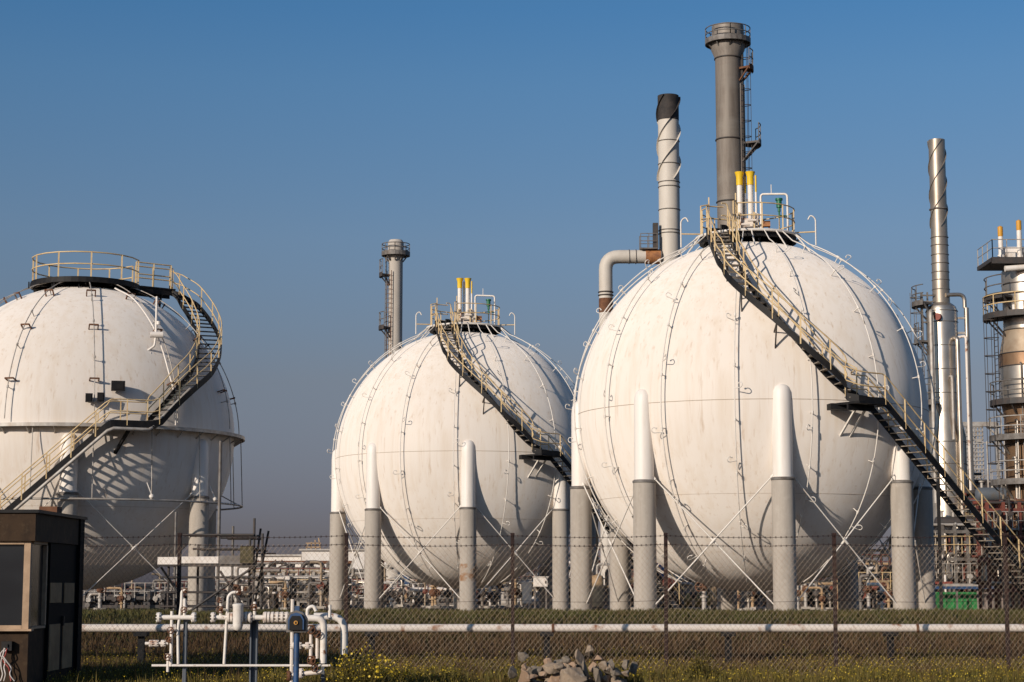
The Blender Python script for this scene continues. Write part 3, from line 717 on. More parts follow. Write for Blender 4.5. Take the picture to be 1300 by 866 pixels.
def h_vessel(label, pxa, pxb, pyc, rpx_, Y, m, sm='darkgrey', endm=None):
    x0, x1 = XW(pxa, Y, pyc), XW(pxb, Y, pyc); z = ZW(pyc, Y) - ZG; r = M(rpx_, Y)
    t = thing('horizontal_vessel', label, 'vessel', ((x0 + x1) / 2, Y, ZG)); w = (x1 - x0) / 2
    b = MB(); pts = []; rs = []
    for k in range(6): a = PI / 2 * k / 5; pts.append((-w + r * .5 * (1 - math.sin(a)), 0, z)); rs.append(max(.01, r * math.cos(a - 0) if False else r * math.sin(PI / 2 - a)))
    pts = [(-w + r * .5 * (1 - math.cos(PI / 2 * k / 6)), 0, z) for k in range(7)]; rs = [max(.01, r * math.sin(PI / 2 * k / 6)) for k in range(7)]
    pts += [(w - r * .5 * (1 - math.cos(PI / 2 * k / 6)), 0, z) for k in range(6, -1, -1)]; rs += [max(.01, r * math.sin(PI / 2 * k / 6)) for k in range(6, -1, -1)]
    b.tube(pts, rs, 28); b.build('drum', m, t)
    for x in (-w * .6, w * .6):
        b = MB(); b.box((x, 0, (z - r * .6) / 2), (.3, r * 1.3, max(.1, z - r * .6))); b.build('saddle', sm, t)
    for k in range(4):
        x = -w * .7 + 1.4 * w * k / 3; b = MB(); b.cyl((x, 0, z + r * .9), (x, 0, z + r + .35), .09, 8); b.cyl((x, 0, z + r + .3), (x, 0, z + r + .38), .17, 10); b.build('nozzle', 'lightgrey', t)
    return t
h_vessel('grey horizontal drum with a pale end, in front of the white shed', 329, 396, 745, 9, 128, 'greydrum')
h_vessel('blue-grey horizontal drum high in the racks right of the long stair', 1238, 1296, 628, 9, 108, 'bluegrey')
h_vessel('long dark drum on the rack below the silver column', 1186, 1250, 664, 8, 118, 'darkgrey')
h_vessel('small tan drum under the largest tank, beside its second front leg', 998, 1022, 757, 8, 112, 'brick')
h_vessel('mustard drum low behind the two front legs of the largest tank', 868, 904, 762, 9, 110, 'mustard')
h_vessel('pale small drum on the ground under the middle tank', 630, 690, 765, 5, 122, 'lightgrey')

# vertical small things in the gaps
def v_vessel(label, px, pyt, Y, rp, m):
    x = XW(px, Y); h = ZW(pyt, Y) - ZG; r = M(rp, Y)
    t = thing('upright_vessel', label, 'vessel', (x, Y, ZG))
    b = MB(); b.lathe([(r, .3), (r, h - r * .6), (r * .85, h - r * .25), (r * .5, h - .05), (.02, h)], 24, split=70); b.build('shell', m, t)
    b = MB(); b.lathe([(r * .9, 0), (r * .9, .3)], 20); b.build('skirt', 'darkgrey', t)
    b = MB(); b.tube(bend([(0, 0, h), (0, 0, h + .5), (r * 2, 0, h + .5), (r * 2, 0, 0)], .2), .07, 8); b.build('outlet_pipe', 'lightgrey', t)
    return t
v_vessel('tan round-topped vessel between the two hooked tanks', 758, 729, 96, 8, 'brick')
v_vessel('slim grey vessel right of the mustard drum', 905, 730, 106, 4, 'brick')
v_vessel('small white vessel on the ground under the middle tank', 547, 752, 125, 5, 'white')
v_vessel('dark upright vessel under the left edge of the middle tank', 520, 745, 132, 11, 'darkgrey')
v_vessel('dark broad vessel between the right back legs of the largest tank', 1080, 722, 118, 13, 'darkgrey')

def cabinet(label, px0, px1, py0, py1, Y, m, legs=True):
    x0, x1 = XW(px0, Y), XW(px1, Y); z1, z0 = ZW(py0, Y) - ZG, max(.15, ZW(py1, Y) - ZG)
    t = thing('control_cabinet', label, 'cabinet', ((x0 + x1) / 2, Y, ZG)); w = x1 - x0
    b = MB(); b.box((0, 0, (z0 + z1) / 2), (w, .5, z1 - z0)); b.box((0, 0, z1 + .02), (w + .1, .6, .04)); b.build('housing', m, t)
    b = MB(); b.box((0, -.265, (z0 + z1) / 2), (w * .88, .03, (z1 - z0) * .9)); d = b.build('door', m, t)
    b = MB(); b.box((w * .35, -.30, (z0 + z1) / 2), (.04, .04, .14)); b.build('handle', 'black', d)
    if legs:
        for x in (-w * .4, w * .4):
            b = MB(); b.bar((x, 0, 0), (x, 0, z0), .08, .08); b.build('leg', 'steelgrey', t)
    return t
cabinet('taller white cabinet under the middle tank, left of its right leg', 663, 675, 740, 766, 100, 'white')
cabinet('raised white cabinet under the middle tank, beside its right leg', 677, 695, 733, 745, 99, 'white')
cabinet('narrow white cabinet against the centre front leg of the largest tank', 973, 979, 756, 778, 78, 'white')
# blue tarp hung in a frame
Y = 105; x0, x1 = XW(829, Y), XW(846, Y); z1, z0 = ZW(714, Y), ZW(738, Y)
t = thing('tarpaulin', 'bright blue tarpaulin on a frame behind the left front leg of the largest tank', 'tarpaulin', ((x0 + x1) / 2, Y, ZG)); w = (x1 - x0) / 2
b = MB(); n = 10
vs = []; fs = []
for i in range(n + 1):
    for j in range(n + 1):
        u, v = i / n, j / n; vs.append((-w + 2 * w * u, .10 * math.sin(u * 9 + v * 3) - .3 * v, (z0 - ZG) + (z1 - z0) * v - .25 * u * (v - .2)))
for i in range(n):
    for j in range(n): a = i * (n + 1) + j; fs.append((a, a + n + 1, a + n + 2, a + 1))
b.add(vs, fs, True); o = b.build('sheet', 'tarp', t); md = o.modifiers.new('thick', 'SOLIDIFY'); md.thickness = .02
for x in (-w, w):
    b = MB(); b.bar((x, .12, 0), (x, .12, z1 - ZG), .07, .07); b.build('pole', 'steelgrey', t)

# lattice-walled tower block and its bridge, far right gap
Y = 150; x0, x1 = XW(1224, Y), XW(1252, Y); zt_ = ZW(537, Y) - ZG; zb = ZW(606, Y) - ZG
t = thing('lattice_tower', 'square tower with a fine grid of scaffolding, between silver and banded columns', 'tower', ((x0 + x1) / 2, Y, ZG)); w = (x1 - x0) / 2
b = MB()
for k in range(8): x = -w + 2 * w * k / 7; b.bar((x, 0, 0), (x, 0, zt_), .10, .10); b.bar((x, 2.2, 0), (x, 2.2, zt_), .10, .10)
for k in range(17): z = zb - 1 + (zt_ - zb + 1) * k / 16; b.bar((-w, -.1, z), (w, -.1, z), .08, .10); b.bar((-w, 2.1, z), (w, 2.1, z), .08, .10)
b.build('frame', 'lightgrey', t)
b = MB(); b.box((0, 1.0, zb - .6), (2 * w + 3.5, 2.4, .4)); b.build('base_deck', 'darkgrey', t)
b = MB(); railing(b, [(-w - 1.6 + (2 * w + 3.2) * k / 10, -.25, zb - .4) for k in range(11)], 1.0, 1); b.build('railing', 'lightgrey', t)
xx = XW(1271, Y) - (x0 + x1) / 2
b = MB(); b.bar((-w, 0, zt_ - .1), (xx, 0, zt_ - .1), .4, .35); b.bar((xx, 0, 0), (xx, 0, zt_), .25, .25); b.bar((xx - .9, 0, zt_ - .2), (xx, 0, zt_ - 1), .15, .15); b.build('gantry', 'lightgrey', t)
Y = 112; 
for px, pt, lab in ((1275, 556, 'thin pale lamp mast left of the banded column'), (1253, 560, 'slim mast between the silver and the banded column')):
    t = thing('light_mast', lab, 'mast', (XW(px, Y, pt), Y, ZG)); h = ZW(pt, Y) - ZG
    b = MB(); b.cyl((0, 0, 0), (0, 0, h), .09, 8, .05); b.build('pole', 'lightgrey', t)
    b = MB(); b.bar((-.5, 0, h - .1), (.9, 0, h - .1), .05, .05); b.box((-.5, 0, h), (.3, .2, .15)); b.build('lamp_arm', 'lightgrey', t)

# green container, plank screen, beams at the right
Y = 107; x0, x1 = XW(1187, Y), XW(1239, Y); zt_ = ZW(753, Y) - ZG
t = thing('waste_container', 'bright green open waste container behind the back leg of the largest tank', 'container', ((x0 + x1) / 2, Y, ZG)); w = (x1 - x0) / 2
b = MB(); b.add([(-w, -.9, 0 + zt_), (w, -.9, zt_), (w - .25, -.9, -.3), (-w + .35, -.9, -.3), (-w, .9, zt_), (w, .9, zt_), (w - .25, .9, -.3), (-w + .35, .9, -.3)],
  [(0, 3, 2, 1), (4, 5, 6, 7), (0, 4, 7, 3), (1, 2, 6, 5), (3, 7, 6, 2)]); b.build('body', 'bingreen', t)
b = MB(); b.bar((-w - .05, -.93, zt_), (w + .05, -.93, zt_), .1, .1); b.bar((-w - .05, .93, zt_), (w + .05, .93, zt_), .1, .1)
for k in range(5): x = -w + .3 + (2 * w - .5) * k / 4; b.bar((x, -.94, .1), (x, -.94, zt_), .08, .06)
b.build('rim', 'bingreen', t)
Y = 106; x0, x1 = XW(1240, Y), XW(1330, Y); zt_ = ZW(750, Y) - ZG
t = thing('plank_screen', 'grey upright-plank screen beside the green container', 'fence', ((x0 + x1) / 2, Y, ZG)); w = (x1 - x0) / 2
b = MB(); k = 0; x = -w
while x < w: b.box((x, rng.uniform(-.02, .02), zt_ / 2), (.13, .05, zt_ * rng.uniform(.96, 1.02))); x += .15
b.build('boards', 'planks', t)
b = MB(); b.bar((-w, .06, zt_ * .7), (w, .06, zt_ * .7), .08, .1); b.build('rail', 'planks', t)
for px in (1262, 1290):
    b = MB(); b.bar((XW(px, Y) - (x0 + x1) / 2, -.15, 0), (XW(px, Y) - (x0 + x1) / 2, -.15, zt_ + .1), .24, .14); b.build('post', 'steelgrey', t)
Y = 105; x0, x1 = XW(1172, Y), XW(1264, Y)
t = thing('barrier', 'long blue beam on posts above the green container', 'barrier', ((x0 + x1) / 2, Y, ZG)); w = (x1 - x0) / 2
b = MB(); b.box((0, 0, ZW(749, Y) - ZG + .12), (2 * w, .12, .15)); b.build('beam', 'blue', t)
for x in (-w * .95, -.2, w * .8):
    b = MB(); b.bar((x, .05, 0), (x, .05, ZW(750, Y) - ZG), .09, .09); b.build('post', 'steelgrey', t)
Y = 109; x0, x1 = XW(1176, Y), XW(1208, Y)
t = thing('barrier', 'short orange-red barrier rail left of the green container', 'barrier', ((x0 + x1) / 2, Y, ZG)); w = (x1 - x0) / 2
b = MB(); b.box((0, 0, ZW(740, Y) - ZG), (2 * w, .1, .14)); b.build('beam', 'red', t)
for x in (-w * .8, w * .8):
    b = MB(); b.bar((x, .08, 0), (x, .08, ZW(740, Y) - ZG), .09, .09); b.build('post', 'steelgrey', t)
Y = 109; t = thing('pipeline', 'thick grey pipe on stands behind the plank screen', 'pipe', (XW(1265, Y), Y, ZG))
b = MB(); b.cyl((-3.0, 0, ZW(744, Y) - ZG), (3, 0, ZW(744, Y) - ZG), .14, 12); b.build('pipe', 'lightgrey', t)
for x in (-2.5, 0, 2.5):
    b = MB(); b.bar((x, 0, 0), (x, 0, ZW(744, Y) - ZG - .1), .12, .12); b.build('stand', 'steelgrey', t)

# white shed and low white block at the left
def shed(label, px0, px1, py0, Y, depth, m='shed'):
    x0, x1 = XW(px0, Y), XW(px1, Y); h = ZW(py0, Y) - ZG
    t = thing('storage_shed', label, 'shed', ((x0 + x1) / 2, Y, ZG)); w = x1 - x0
    b = MB(); b.box((0, depth / 2, h / 2), (w, depth, h)); b.build('wall', m, t)
    b = MB(); b.box((0, depth / 2, h + .08), (w + .5, depth + .5, .16)); b.build('roof', 'lightgrey', t)
    for k in range(3):
        x = -w * .3 + w * .3 * k; b = MB(); b.box((x, -.03, h * .30), (w * .12, .06, h * .5)); b.build('door', 'lightgrey', t)
    return t
shed('long low white shed left of the middle tank', 318, 382, 706, 190, 14)
shed('taller white shed end just left of the middle tank', 383, 530, 699, 186, 12)
shed('small white block building behind the scaffold', 268, 319, 716, 175, 9)
Y = 180; t = thing('antenna_frame', 'small rusty aerial frame on the white shed roof', 'aerial', (XW(383, Y), Y + 10, ZW(699, 186)))
b = MB()
for x in (-.7, -.2, .3, .8): b.bar((x, 0, 0), (x * .7, 0, 1.0 + x * .4), .10, .10)
for z in (.4, .8): b.bar((-.7, 0, z), (.8, 0, z), .1, .1)
b.build('frame', 'brick', t)
# inverted-U pipes left
for px0, px1, pyt, Y, rr, lab in ((341, 366, 714, 122, .08, 'dark inverted-U pipe left above the grey drum'), (384, 411, 714, 120, .13, 'thicker dark inverted-U pipe right of the grey drum'), (352, 374, 718, 124, .06, 'slim inverted-U pipe in the middle above the grey drum')):
    x0, x1 = XW(px0, Y), XW(px1, Y); h = ZW(pyt, Y) - ZG
    t = thing('pipe_loop', lab, 'pipe', ((x0 + x1) / 2, Y, ZG)); w = (x1 - x0) / 2
    b = MB(); b.tube(bend([(-w, 0, 0), (-w, 0, h), (w, 0, h), (w, 0, 0)], .5), rr, 12); b.build('pipe', 'darkgrey', t)
    for x in (-w, w):
        b = MB(); b.cyl((x, 0, h * .4), (x, 0, h * .4 + .1), rr * 1.7, 12); b.build('flange', 'darkgrey', t)

# scaffold beside the left tank
Y = 62.0; t = thing('scaffold', 'pole scaffold with a pale toe-board platform by the right side of the left tank', 'scaffold', (XW(265, Y), Y, ZG)); X0 = XW(265, Y)
sx = lambda px: XW(px, Y, 720) - X0; sz = lambda py: ZW(py, Y) - ZG
for px, pt, y, mm in ((277, 560, 0, 'steelgrey'), (295, 668, 0, 'steelgrey'), (322, 658, 0, 'darkgrey'), (222, 650, 0, 'steelgrey'), (243, 690, 1.3, 'darkgrey'), (205, 700, 1.3, 'darkgrey'), (310, 680, 1.3, 'darkgrey'), (326, 676, 1.3, 'darkgrey')):
    b = MB(); b.cyl((sx(px), y, 0), (sx(px), y, sz(pt)), .042 if px != 277 else .055, 8); b.build('pole', mm, t)
b = MB()
for py, a, c in ((683, 280, 325), (697, 245, 328), (679, 232, 322), (733, 205, 328), (752, 205, 328), (770, 205, 328)): b.cyl((sx(a), -.08, sz(py)), (sx(c), -.08, sz(py)), .035, 6); b.cyl((sx(a), 1.38, sz(py)), (sx(c), 1.38, sz(py)), .035, 6)
for a, c, p0, p1 in ((240, 322, 778, 720), (205, 222, 720, 745), (205, 240, 720, 770), (280, 310, 725, 770)): b.cyl((sx(a), -.1, sz(p0)), (sx(c), -.1, sz(p1)), .04, 6)
b.build('tube', 'darkgrey', t)
b = MB(); b.box(((sx(201) + sx(330)) / 2, .65, sz(717)), (sx(330) - sx(201), 1.5, .10)); b.build('deck', 'darkgrey', t)
b = MB(); b.box(((sx(229) + sx(278)) / 2, -.14, sz(711)), (sx(278) - sx(229), .04, .22)); b.box(((sx(201) + sx(227)) / 2, -.14, sz(712)), (sx(227) - sx(201), .04, .24)); b.build('toe_board', 'white', t)
b = MB(); b.box(((sx(279) + sx(310)) / 2, -.14, sz(711)), (sx(310) - sx(279), .04, .28)); b.build('toe_board', 'steelgrey', t)
b = MB(); b.box((sx(314), -.1, sz(704)), (.42, .3, .55)); b.build('tool_box', 'olivebox', t)
for px, pt, lean, lab in ((331, 671, .25, 'thin leaning pole right of the scaffold'), (341, 674, .35, 'tilted dark pole in front of the grey drum')):
    Yq = 76; x = XW(px, Yq, pt); h = ZW(pt, Yq) - ZG
    t = thing('leaning_pole', lab, 'pole', (x - h * lean * .5, Yq, ZG)); b = MB(); b.cyl((0, 0, 0), (h * lean * .5, 0, h), .045, 8); b.build('shaft', 'darkgrey', t)
    b = MB(); b.bar((h * lean * .5 - .5, 0, h - .9), (h * lean * .5 + .3, 0, h - .9), .05, .05); b.build('crosspiece', 'darkgrey', t)

# more racks farther back, and small valve stands on the yard
for a in (('dense distant pipe rack low between the left tank and the middle tank', 250, 470, 738, 168, 2, 3, 9, 'steelgrey', ['lightgrey', 'white', 'silver', 'creamclad', 'steelgrey'], 5, 34, 31),
          ('distant dark rack filling the view beneath the middle tank', 440, 740, 726, 176, 3, 3, 11, 'darkgrey', dark + ['rust', 'brick'], 5, 44, 32),
          ('near low rack with tan pipes beneath the middle tank', 490, 600, 752, 122, 2, 2, 6, 'steelgrey', redm + ['brick', 'white'], 3, 18, 33),
          ('distant dark rack filling the view beneath the largest tank', 750, 1180, 718, 165, 3, 3, 14, 'darkgrey', dark + ['rust', 'brick'], 5, 60, 34),
          ('near low rack with mustard and tan pipes left of the centre leg', 835, 965, 744, 116, 2, 2, 6, 'steelgrey', ['mustard', 'brick', 'rust', 'lightgrey'], 4, 22, 35),
          ('tangled rack right of the largest tank with white and rusty pipes', 1186, 1300, 690, 132, 4, 3, 6, 'steelgrey', redm + ['white', 'rustwhite', 'orange'], 5, 44, 36),
          ('dense rusty rack behind the lower half of the long stair', 1200, 1310, 655, 145, 5, 3, 7, 'redbrown', redm + ['rust', 'darkgrey'], 5, 44, 37),
          ('black-steel rack seen between the two right legs of the largest tank', 1060, 1140, 725, 108, 2, 2, 4, 'black', dark, 4, 14, 38)): pipe_rack(*a)
for a in (('crowded front rack of thin silver and rusty risers under the long stair', 1182, 1262, 668, 110, 3, 2, 6, 'steelgrey', ['silver', 'lightgrey', 'rustwhite', 'redbrown', 'white', 'darkgrey'], 5, 60, 41),
          ('crowded rack with small pipes hiding the foot of the banded column', 1256, 1318, 640, 100, 4, 2, 4, 'redbrown', ['silver', 'lightgrey', 'rust', 'redbrown', 'creamclad', 'darkgrey'], 5, 46, 42),
          ('middle-distance rack of tall risers between silver column and lattice tower', 1205, 1275, 612, 138, 5, 3, 5, 'darkgrey', ['silver', 'lightgrey', 'rust', 'redbrown', 'darkgrey'], 5, 50, 43),
          ('grey rack of many risers behind the left part of the middle tank', 448, 600, 742, 128, 2, 2, 8, 'darkgrey', ['silver', 'lightgrey', 'rust', 'darkgrey', 'white'], 4, 50, 44),
          ('grey rack of many risers behind the right part of the middle tank', 600, 735, 750, 130, 2, 2, 7, 'darkgrey', ['silver', 'lightgrey', 'brick', 'darkgrey', 'white'], 4, 44, 45),
          ('grey rack of many risers low behind the left half of the largest tank', 770, 960, 752, 122, 2, 2, 9, 'darkgrey', ['silver', 'lightgrey', 'brick', 'darkgrey', 'creamclad'], 4, 50, 46),
          ('dark rack of many risers low behind the right half of the largest tank', 960, 1150, 748, 120, 2, 2, 9, 'black', ['silver', 'lightgrey', 'darkgrey', 'black'], 4, 44, 47),
          ('pale rack crowded with thin silver risers right beside the scaffold', 322, 436, 728, 118, 3, 2, 7, 'lightgrey', ['silver', 'lightgrey', 'creamclad', 'white'], 5, 70, 51),
          ('low pale rack of thin risers seen through the scaffold', 205, 322, 748, 116, 2, 2, 7, 'steelgrey', ['silver', 'lightgrey', 'creamclad', 'darkgrey'], 4, 50, 52),
          ('low dark rack of thin risers under the left tank, right of the hut', 108, 210, 752, 108, 2, 2, 6, 'darkgrey', ['steelgrey', 'lightgrey', 'darkgrey'], 4, 36, 53),
          ('grey rack of many risers in front of the storage sheds', 300, 440, 735, 112, 2, 2, 7, 'darkgrey', ['silver', 'lightgrey', 'creamclad', 'white', 'steelgrey'], 4, 52, 48)): pipe_rack(*a, pr=(.04, .11))
def kids(o): return [c for c in bpy.data.objects if c.parent == o]
def copy_tree(o, parent=None, depth=0):
    c = o.copy(); COL.objects.link(c)
    if parent is not None: c.parent = parent
    for k in TREE.get(o.name, ()): copy_tree(k, c)
    return c
TREE = {}
def stand_proto(seed, m1, m2):
    r = random.Random(seed); t = thing('valve_stand', 'x', 'valve', (0, 0, ZG)); h = r.uniform(1.1, 2.3); ks = []
    b = MB(); b.tube(bend([(0, 0, 0), (0, 0, h), (r.choice((-1, 1)) * r.uniform(.5, 1.1), 0, h)], .2), r.uniform(.05, .10), 10); b.cyl((0, 0, h * .3), (0, 0, h * .3 + .06), .17, 10); b.cyl((0, 0, h * .75), (0, 0, h * .75 + .06), .17, 10); ks.append(b.build('pipe', m1, t))
    b = MB(); b.lathe([(.10, 0), (.19, .1), (.19, .25), (.10, .35)], 12, (0, 0, h * .42)); b.cyl((0, 0, h * .42 + .17), (0, -.4, h * .42 + .17), .035, 6); v = b.build('valve', m2, t); ks.append(v)
    b = MB(); b.torus(.17, 0, .025, 16, 6); b.bar((-.17, 0, 0), (.17, 0, 0), .03, .03); w_ = b.build('hand_wheel', m2, v); w_.rotation_euler = (PI / 2, 0, 0); w_.location = (0, -.42, h * .42 + .17)
    b = MB(); b.box((0, 0, .06), (.5, .5, .12)); ks.append(b.build('plinth', 'concrete', t))
    TREE[t.name] = ks; TREE[v.name] = [w_]; return t
protos = [stand_proto(k, a, c) for k, (a, c) in enumerate((('lightgrey', 'rust'), ('white', 'darkgrey'), ('creamclad', 'redbrown'), ('silver', 'darkgrey'), ('brick', 'rust'), ('steelgrey', 'steelgrey')))]
areas = (((452, 722), (112, 126), 30, 'small valve stand on the yard among the legs of the middle tank', 'valve stands beneath the middle tank'),
         ((765, 1135), (92, 112), 34, 'small valve stand on the yard beyond the legs of the largest tank', 'valve stands beneath the largest tank'),
         ((1190, 1300), (109, 124), 16, 'small valve stand at the foot of the racks by the long stair', 'valve stands right of the largest tank'),
         ((115, 420), (100, 130), 22, 'small valve stand on the yard between the left and middle tanks', 'valve stands left of the middle tank'))
r = random.Random(77); first = set()
for (pa, pb), (ya, yb), n, lab, grp in areas:
    for k in range(n):
        q = r.randrange(len(protos)); o = protos[q] if q not in first else copy_tree(protos[q]); first.add(q)
        Yv = r.uniform(ya, yb); o.location = (XW(pa + (pb - pa) * (k + r.random()) / n, Yv), Yv, ZG); o.rotation_euler.z = r.uniform(-.6, .6); o['label'] = lab; o['group'] = grp; s_ = r.uniform(.8, 1.35); o.scale = (s_, s_, s_)
cabinet('small blue cabinet under the left part of the middle tank', 512, 521, 731, 742, 118, 'blue')
# ================================================================== GROUND
def gh(x, y):
    """ground level"""
    if y < 37.2: z = 0.0
    elif y < 41.6: t = (y - 37.2) / 4.4; z = .97 * t * t * (3 - 2 * t)
    elif y < 43.5: z = .97
    elif y < 50: t = (y - 43.5) / 6.5; z = .97 + (ZG - .97) * t * t * (3 - 2 * t)
    else: z = ZG
    if y < 50 and abs(x) < 60: z += .05 * mnoise.noise((x * .5, y * .5, 0)) * min(1, max(0, (50 - y) / 4)) + .02 * mnoise.noise((x * 2, y * 2, 3)) * min(1, max(0, (50 - y) / 4))
    return z
xs = [-3000, -800, -200, -80] + [-40 + .5 * i for i in range(161)] + [80, 200, 800, 3000]
ys = [-3000, -500, -100, -20, 5, 15, 22] + [26 + .4 * i for i in range(65)] + [60, 80, 100, 150, 300, 800, 4000]
vs = [(x, y, gh(x, y)) for y in ys for x in xs]; nx = len(xs)
fs = [(j * nx + i, j * nx + i + 1, (j + 1) * nx + i + 1, (j + 1) * nx + i) for j in range(len(ys) - 1) for i in range(nx - 1)]
def ground_mat():
    m = bpy.data.materials.new('earth_and_yard'); m.use_nodes = True; nt = m.node_tree; N = nt.nodes; L = nt.links; b = N['Principled BSDF']
    b.inputs['Roughness'].default_value = .95; b.inputs['Specular IOR Level'].default_value = .2
    tc = N.new('ShaderNodeTexCoord'); sp = N.new('ShaderNodeSeparateXYZ'); L.new(tc.outputs['Object'], sp.inputs[0])
    def noise(sc, l, h):
        nz = N.new('ShaderNodeTexNoise'); nz.inputs['Scale'].default_value = sc; nz.inputs['Detail'].default_value = 8; L.new(tc.outputs['Object'], nz.inputs['Vector'])
        r = N.new('ShaderNodeMapRange'); r.inputs['From Min'].default_value = l; r.inputs['From Max'].default_value = h; L.new(nz.outputs['Fac'], r.inputs['Value']); return r.outputs[0]
    def mix(f, a, c):
        x = N.new('ShaderNodeMix'); x.data_type = 'RGBA'; L.new(f, x.inputs[0])
        for i, q in ((6, a), (7, c)):
            if isinstance(q, tuple): x.inputs[i].default_value = (*q, 1)
            else: L.new(q, x.inputs[i])
        return x.outputs[2]
    soil = mix(noise(1.3, .4, .65), (.048, .030, .017), (.038, .032, .014)); soil = mix(noise(9, .5, .7), soil, (.065, .043, .024))
    turf = mix(noise(2, .35, .65), (.034, .042, .012), (.06, .052, .018))
    yard = mix(noise(.25, .4, .65), (.075, .058, .042), (.050, .040, .032)); yard = mix(noise(4, .5, .75), yard, (.10, .085, .07))
    def step(a, c):
        r = N.new('ShaderNodeMapRange'); r.inputs['From Min'].default_value = a; r.inputs['From Max'].default_value = c; L.new(sp.outputs['Y'], r.inputs['Value']); return r.outputs[0]
    g = mix(step(39.5, 40.8), soil, turf); g = mix(step(46, 49), g, yard); L.new(g, b.inputs['Base Color'])
    nz = N.new('ShaderNodeTexNoise'); nz.inputs['Scale'].default_value = 12; nz.inputs['Detail'].default_value = 8; L.new(tc.outputs['Object'], nz.inputs['Vector'])
    bp = N.new('ShaderNodeBump'); bp.inputs['Strength'].default_value = .6; bp.inputs['Distance'].default_value = .06; L.new(nz.outputs['Fac'], bp.inputs['Height']); L.new(bp.outputs['Normal'], b.inputs['Normal'])
    return m
b = MB(); b.add(vs, fs, True); struct(b.build('ground', ground_mat()))

# ------------------------------------------------------------------ blades, stems, flowers
def leaf_mat(name, c1, c2, c3, sc=2.5):
    m = mat(name, c1, .7, 0, c2, sc, (1, 1, 1), .4, .6, 0, 1, c3, 11, .5, .65, (1, 1, 1), spec=.25)
    return m
def blades(name, m, pts, h0, h1, wid, lean, seed, curl=True):
    """pts: (n,3) base points; each blade is a bent two-segment strip"""
    g = np.random.default_rng(seed); n = len(pts)
    h = g.uniform(h0, h1, n) * (0.6 + .8 * g.random(n)); a = g.uniform(0, 2 * PI, n); ln = g.uniform(0, lean, n); ld = g.uniform(0, 2 * PI, n)
    wx, wy = np.cos(a) * wid, np.sin(a) * wid
    lx, ly = np.cos(ld) * ln * h, np.sin(ld) * ln * h
    V = np.zeros((n, 5, 3)); V[:] = pts[:, None, :]
    V[:, 0, 0] -= wx; V[:, 0, 1] -= wy; V[:, 1, 0] += wx; V[:, 1, 1] += wy
    V[:, 2, 0] += wx * .7 + lx * .4; V[:, 2, 1] += wy * .7 + ly * .4; V[:, 2, 2] += h * .6
    V[:, 3, 0] += -wx * .7 + lx * .4; V[:, 3, 1] += -wy * .7 + ly * .4; V[:, 3, 2] += h * .6
    V[:, 4, 0] += lx; V[:, 4, 1] += ly; V[:, 4, 2] += h * .98
    me = bpy.data.meshes.new(name); me.vertices.add(n * 5); me.vertices.foreach_set('co', V.reshape(-1))
    base = (np.arange(n) * 5)[:, None]
    loops = np.concatenate([base + np.array([0, 1, 2, 3]), base + np.array([3, 2, 4])], 1).reshape(-1)
    me.loops.add(n * 7); me.loops.foreach_set('vertex_index', loops.astype(np.int32))
    me.polygons.add(n * 2); st = np.stack([np.arange(n) * 7, np.arange(n) * 7 + 4], 1).reshape(-1); me.polygons.foreach_set('loop_start', st.astype(np.int32))
    me.update(calc_edges=True); me.materials.append(m)
    o = bpy.data.objects.new(name, me); COL.objects.link(o); return o, V[:, 4, :]
def scatter(n, x0, x1, y0, y1, seed, dens=None, sc=.6, thr=-1):
    g = np.random.default_rng(seed); out = []
    X = g.uniform(x0, x1, n); Y = g.uniform(y0, y1, n)
    for x, y in zip(X, Y):
        if abs(x) > .29 * y + .6: continue
        if y < 31.35 and -.35 < x < 2.15: continue
        if thr > -1 and mnoise.noise((x * sc, y * sc, seed)) < thr + .35 * g.random() - .17: continue
        out.append((x, y, gh(x, y) - .01))
    return np.array(out)
MG = leaf_mat('olive_grass', (.115, .088, .022), (.14, .085, .030), (.075, .064, .017))
MD = leaf_mat('dry_red_brown_grass', (.098, .054, .026), (.125, .075, .033), (.060, .046, .017))
MB_ = leaf_mat('berm_turf', (.072, .072, .018), (.10, .072, .026), (.055, .055, .014))
ML_ = leaf_mat('weed_leaves', (.110, .094, .018), (.15, .105, .025), (.070, .062, .016))
MF = mat('yellow_petals', (.62, .44, .02), .6, 0, (.45, .33, .03), 9)
o, _ = blades('meadow_grass', MG, scatter(90000, -11, 11, 29.5, 36.5, 1), .05, .14, .006, .9, 1); stuff(o, 'rough olive meadow grass along the foot of the wire fence', 'grass')
o, tp = blades('dry_grass', MD, scatter(80000, -13, 13, 34.6, 40.0, 2), .10, .22, .007, .9, 2); stuff(o, 'dry red-brown grass on the slope below the white pipe', 'grass')
o, _ = blades('bank_turf', MB_, scatter(70000, -14, 14, 39.3, 44.0, 3), .05, .13, .010, .7, 3); stuff(o, 'short green turf on top of the bank behind the white pipe', 'grass')
o, tp = blades('weed_stems', ML_, scatter(70000, -11, 11, 30, 35.8, 4, sc=.9, thr=-.08), .08, .24, .009, .7, 4); stuff(o, 'leafy dark weeds in patches in front of the wire fence', 'weeds')
o, tp2 = blades('weed_stems', ML_, scatter(46000, -13, 13, 35.4, 38.4, 8, sc=.55, thr=-.02), .10, .24, .009, .7, 8); stuff(o, 'yellowish weed patches on the slope behind the wire fence', 'weeds')
o, _ = blades('dead_stalks', MD, scatter(2600, -11, 11, 30.5, 36.5, 12, sc=.7, thr=.05), .24, .46, .004, .35, 12); stuff(o, 'thin dead stalks standing above the weeds along the wire fence', 'weeds')
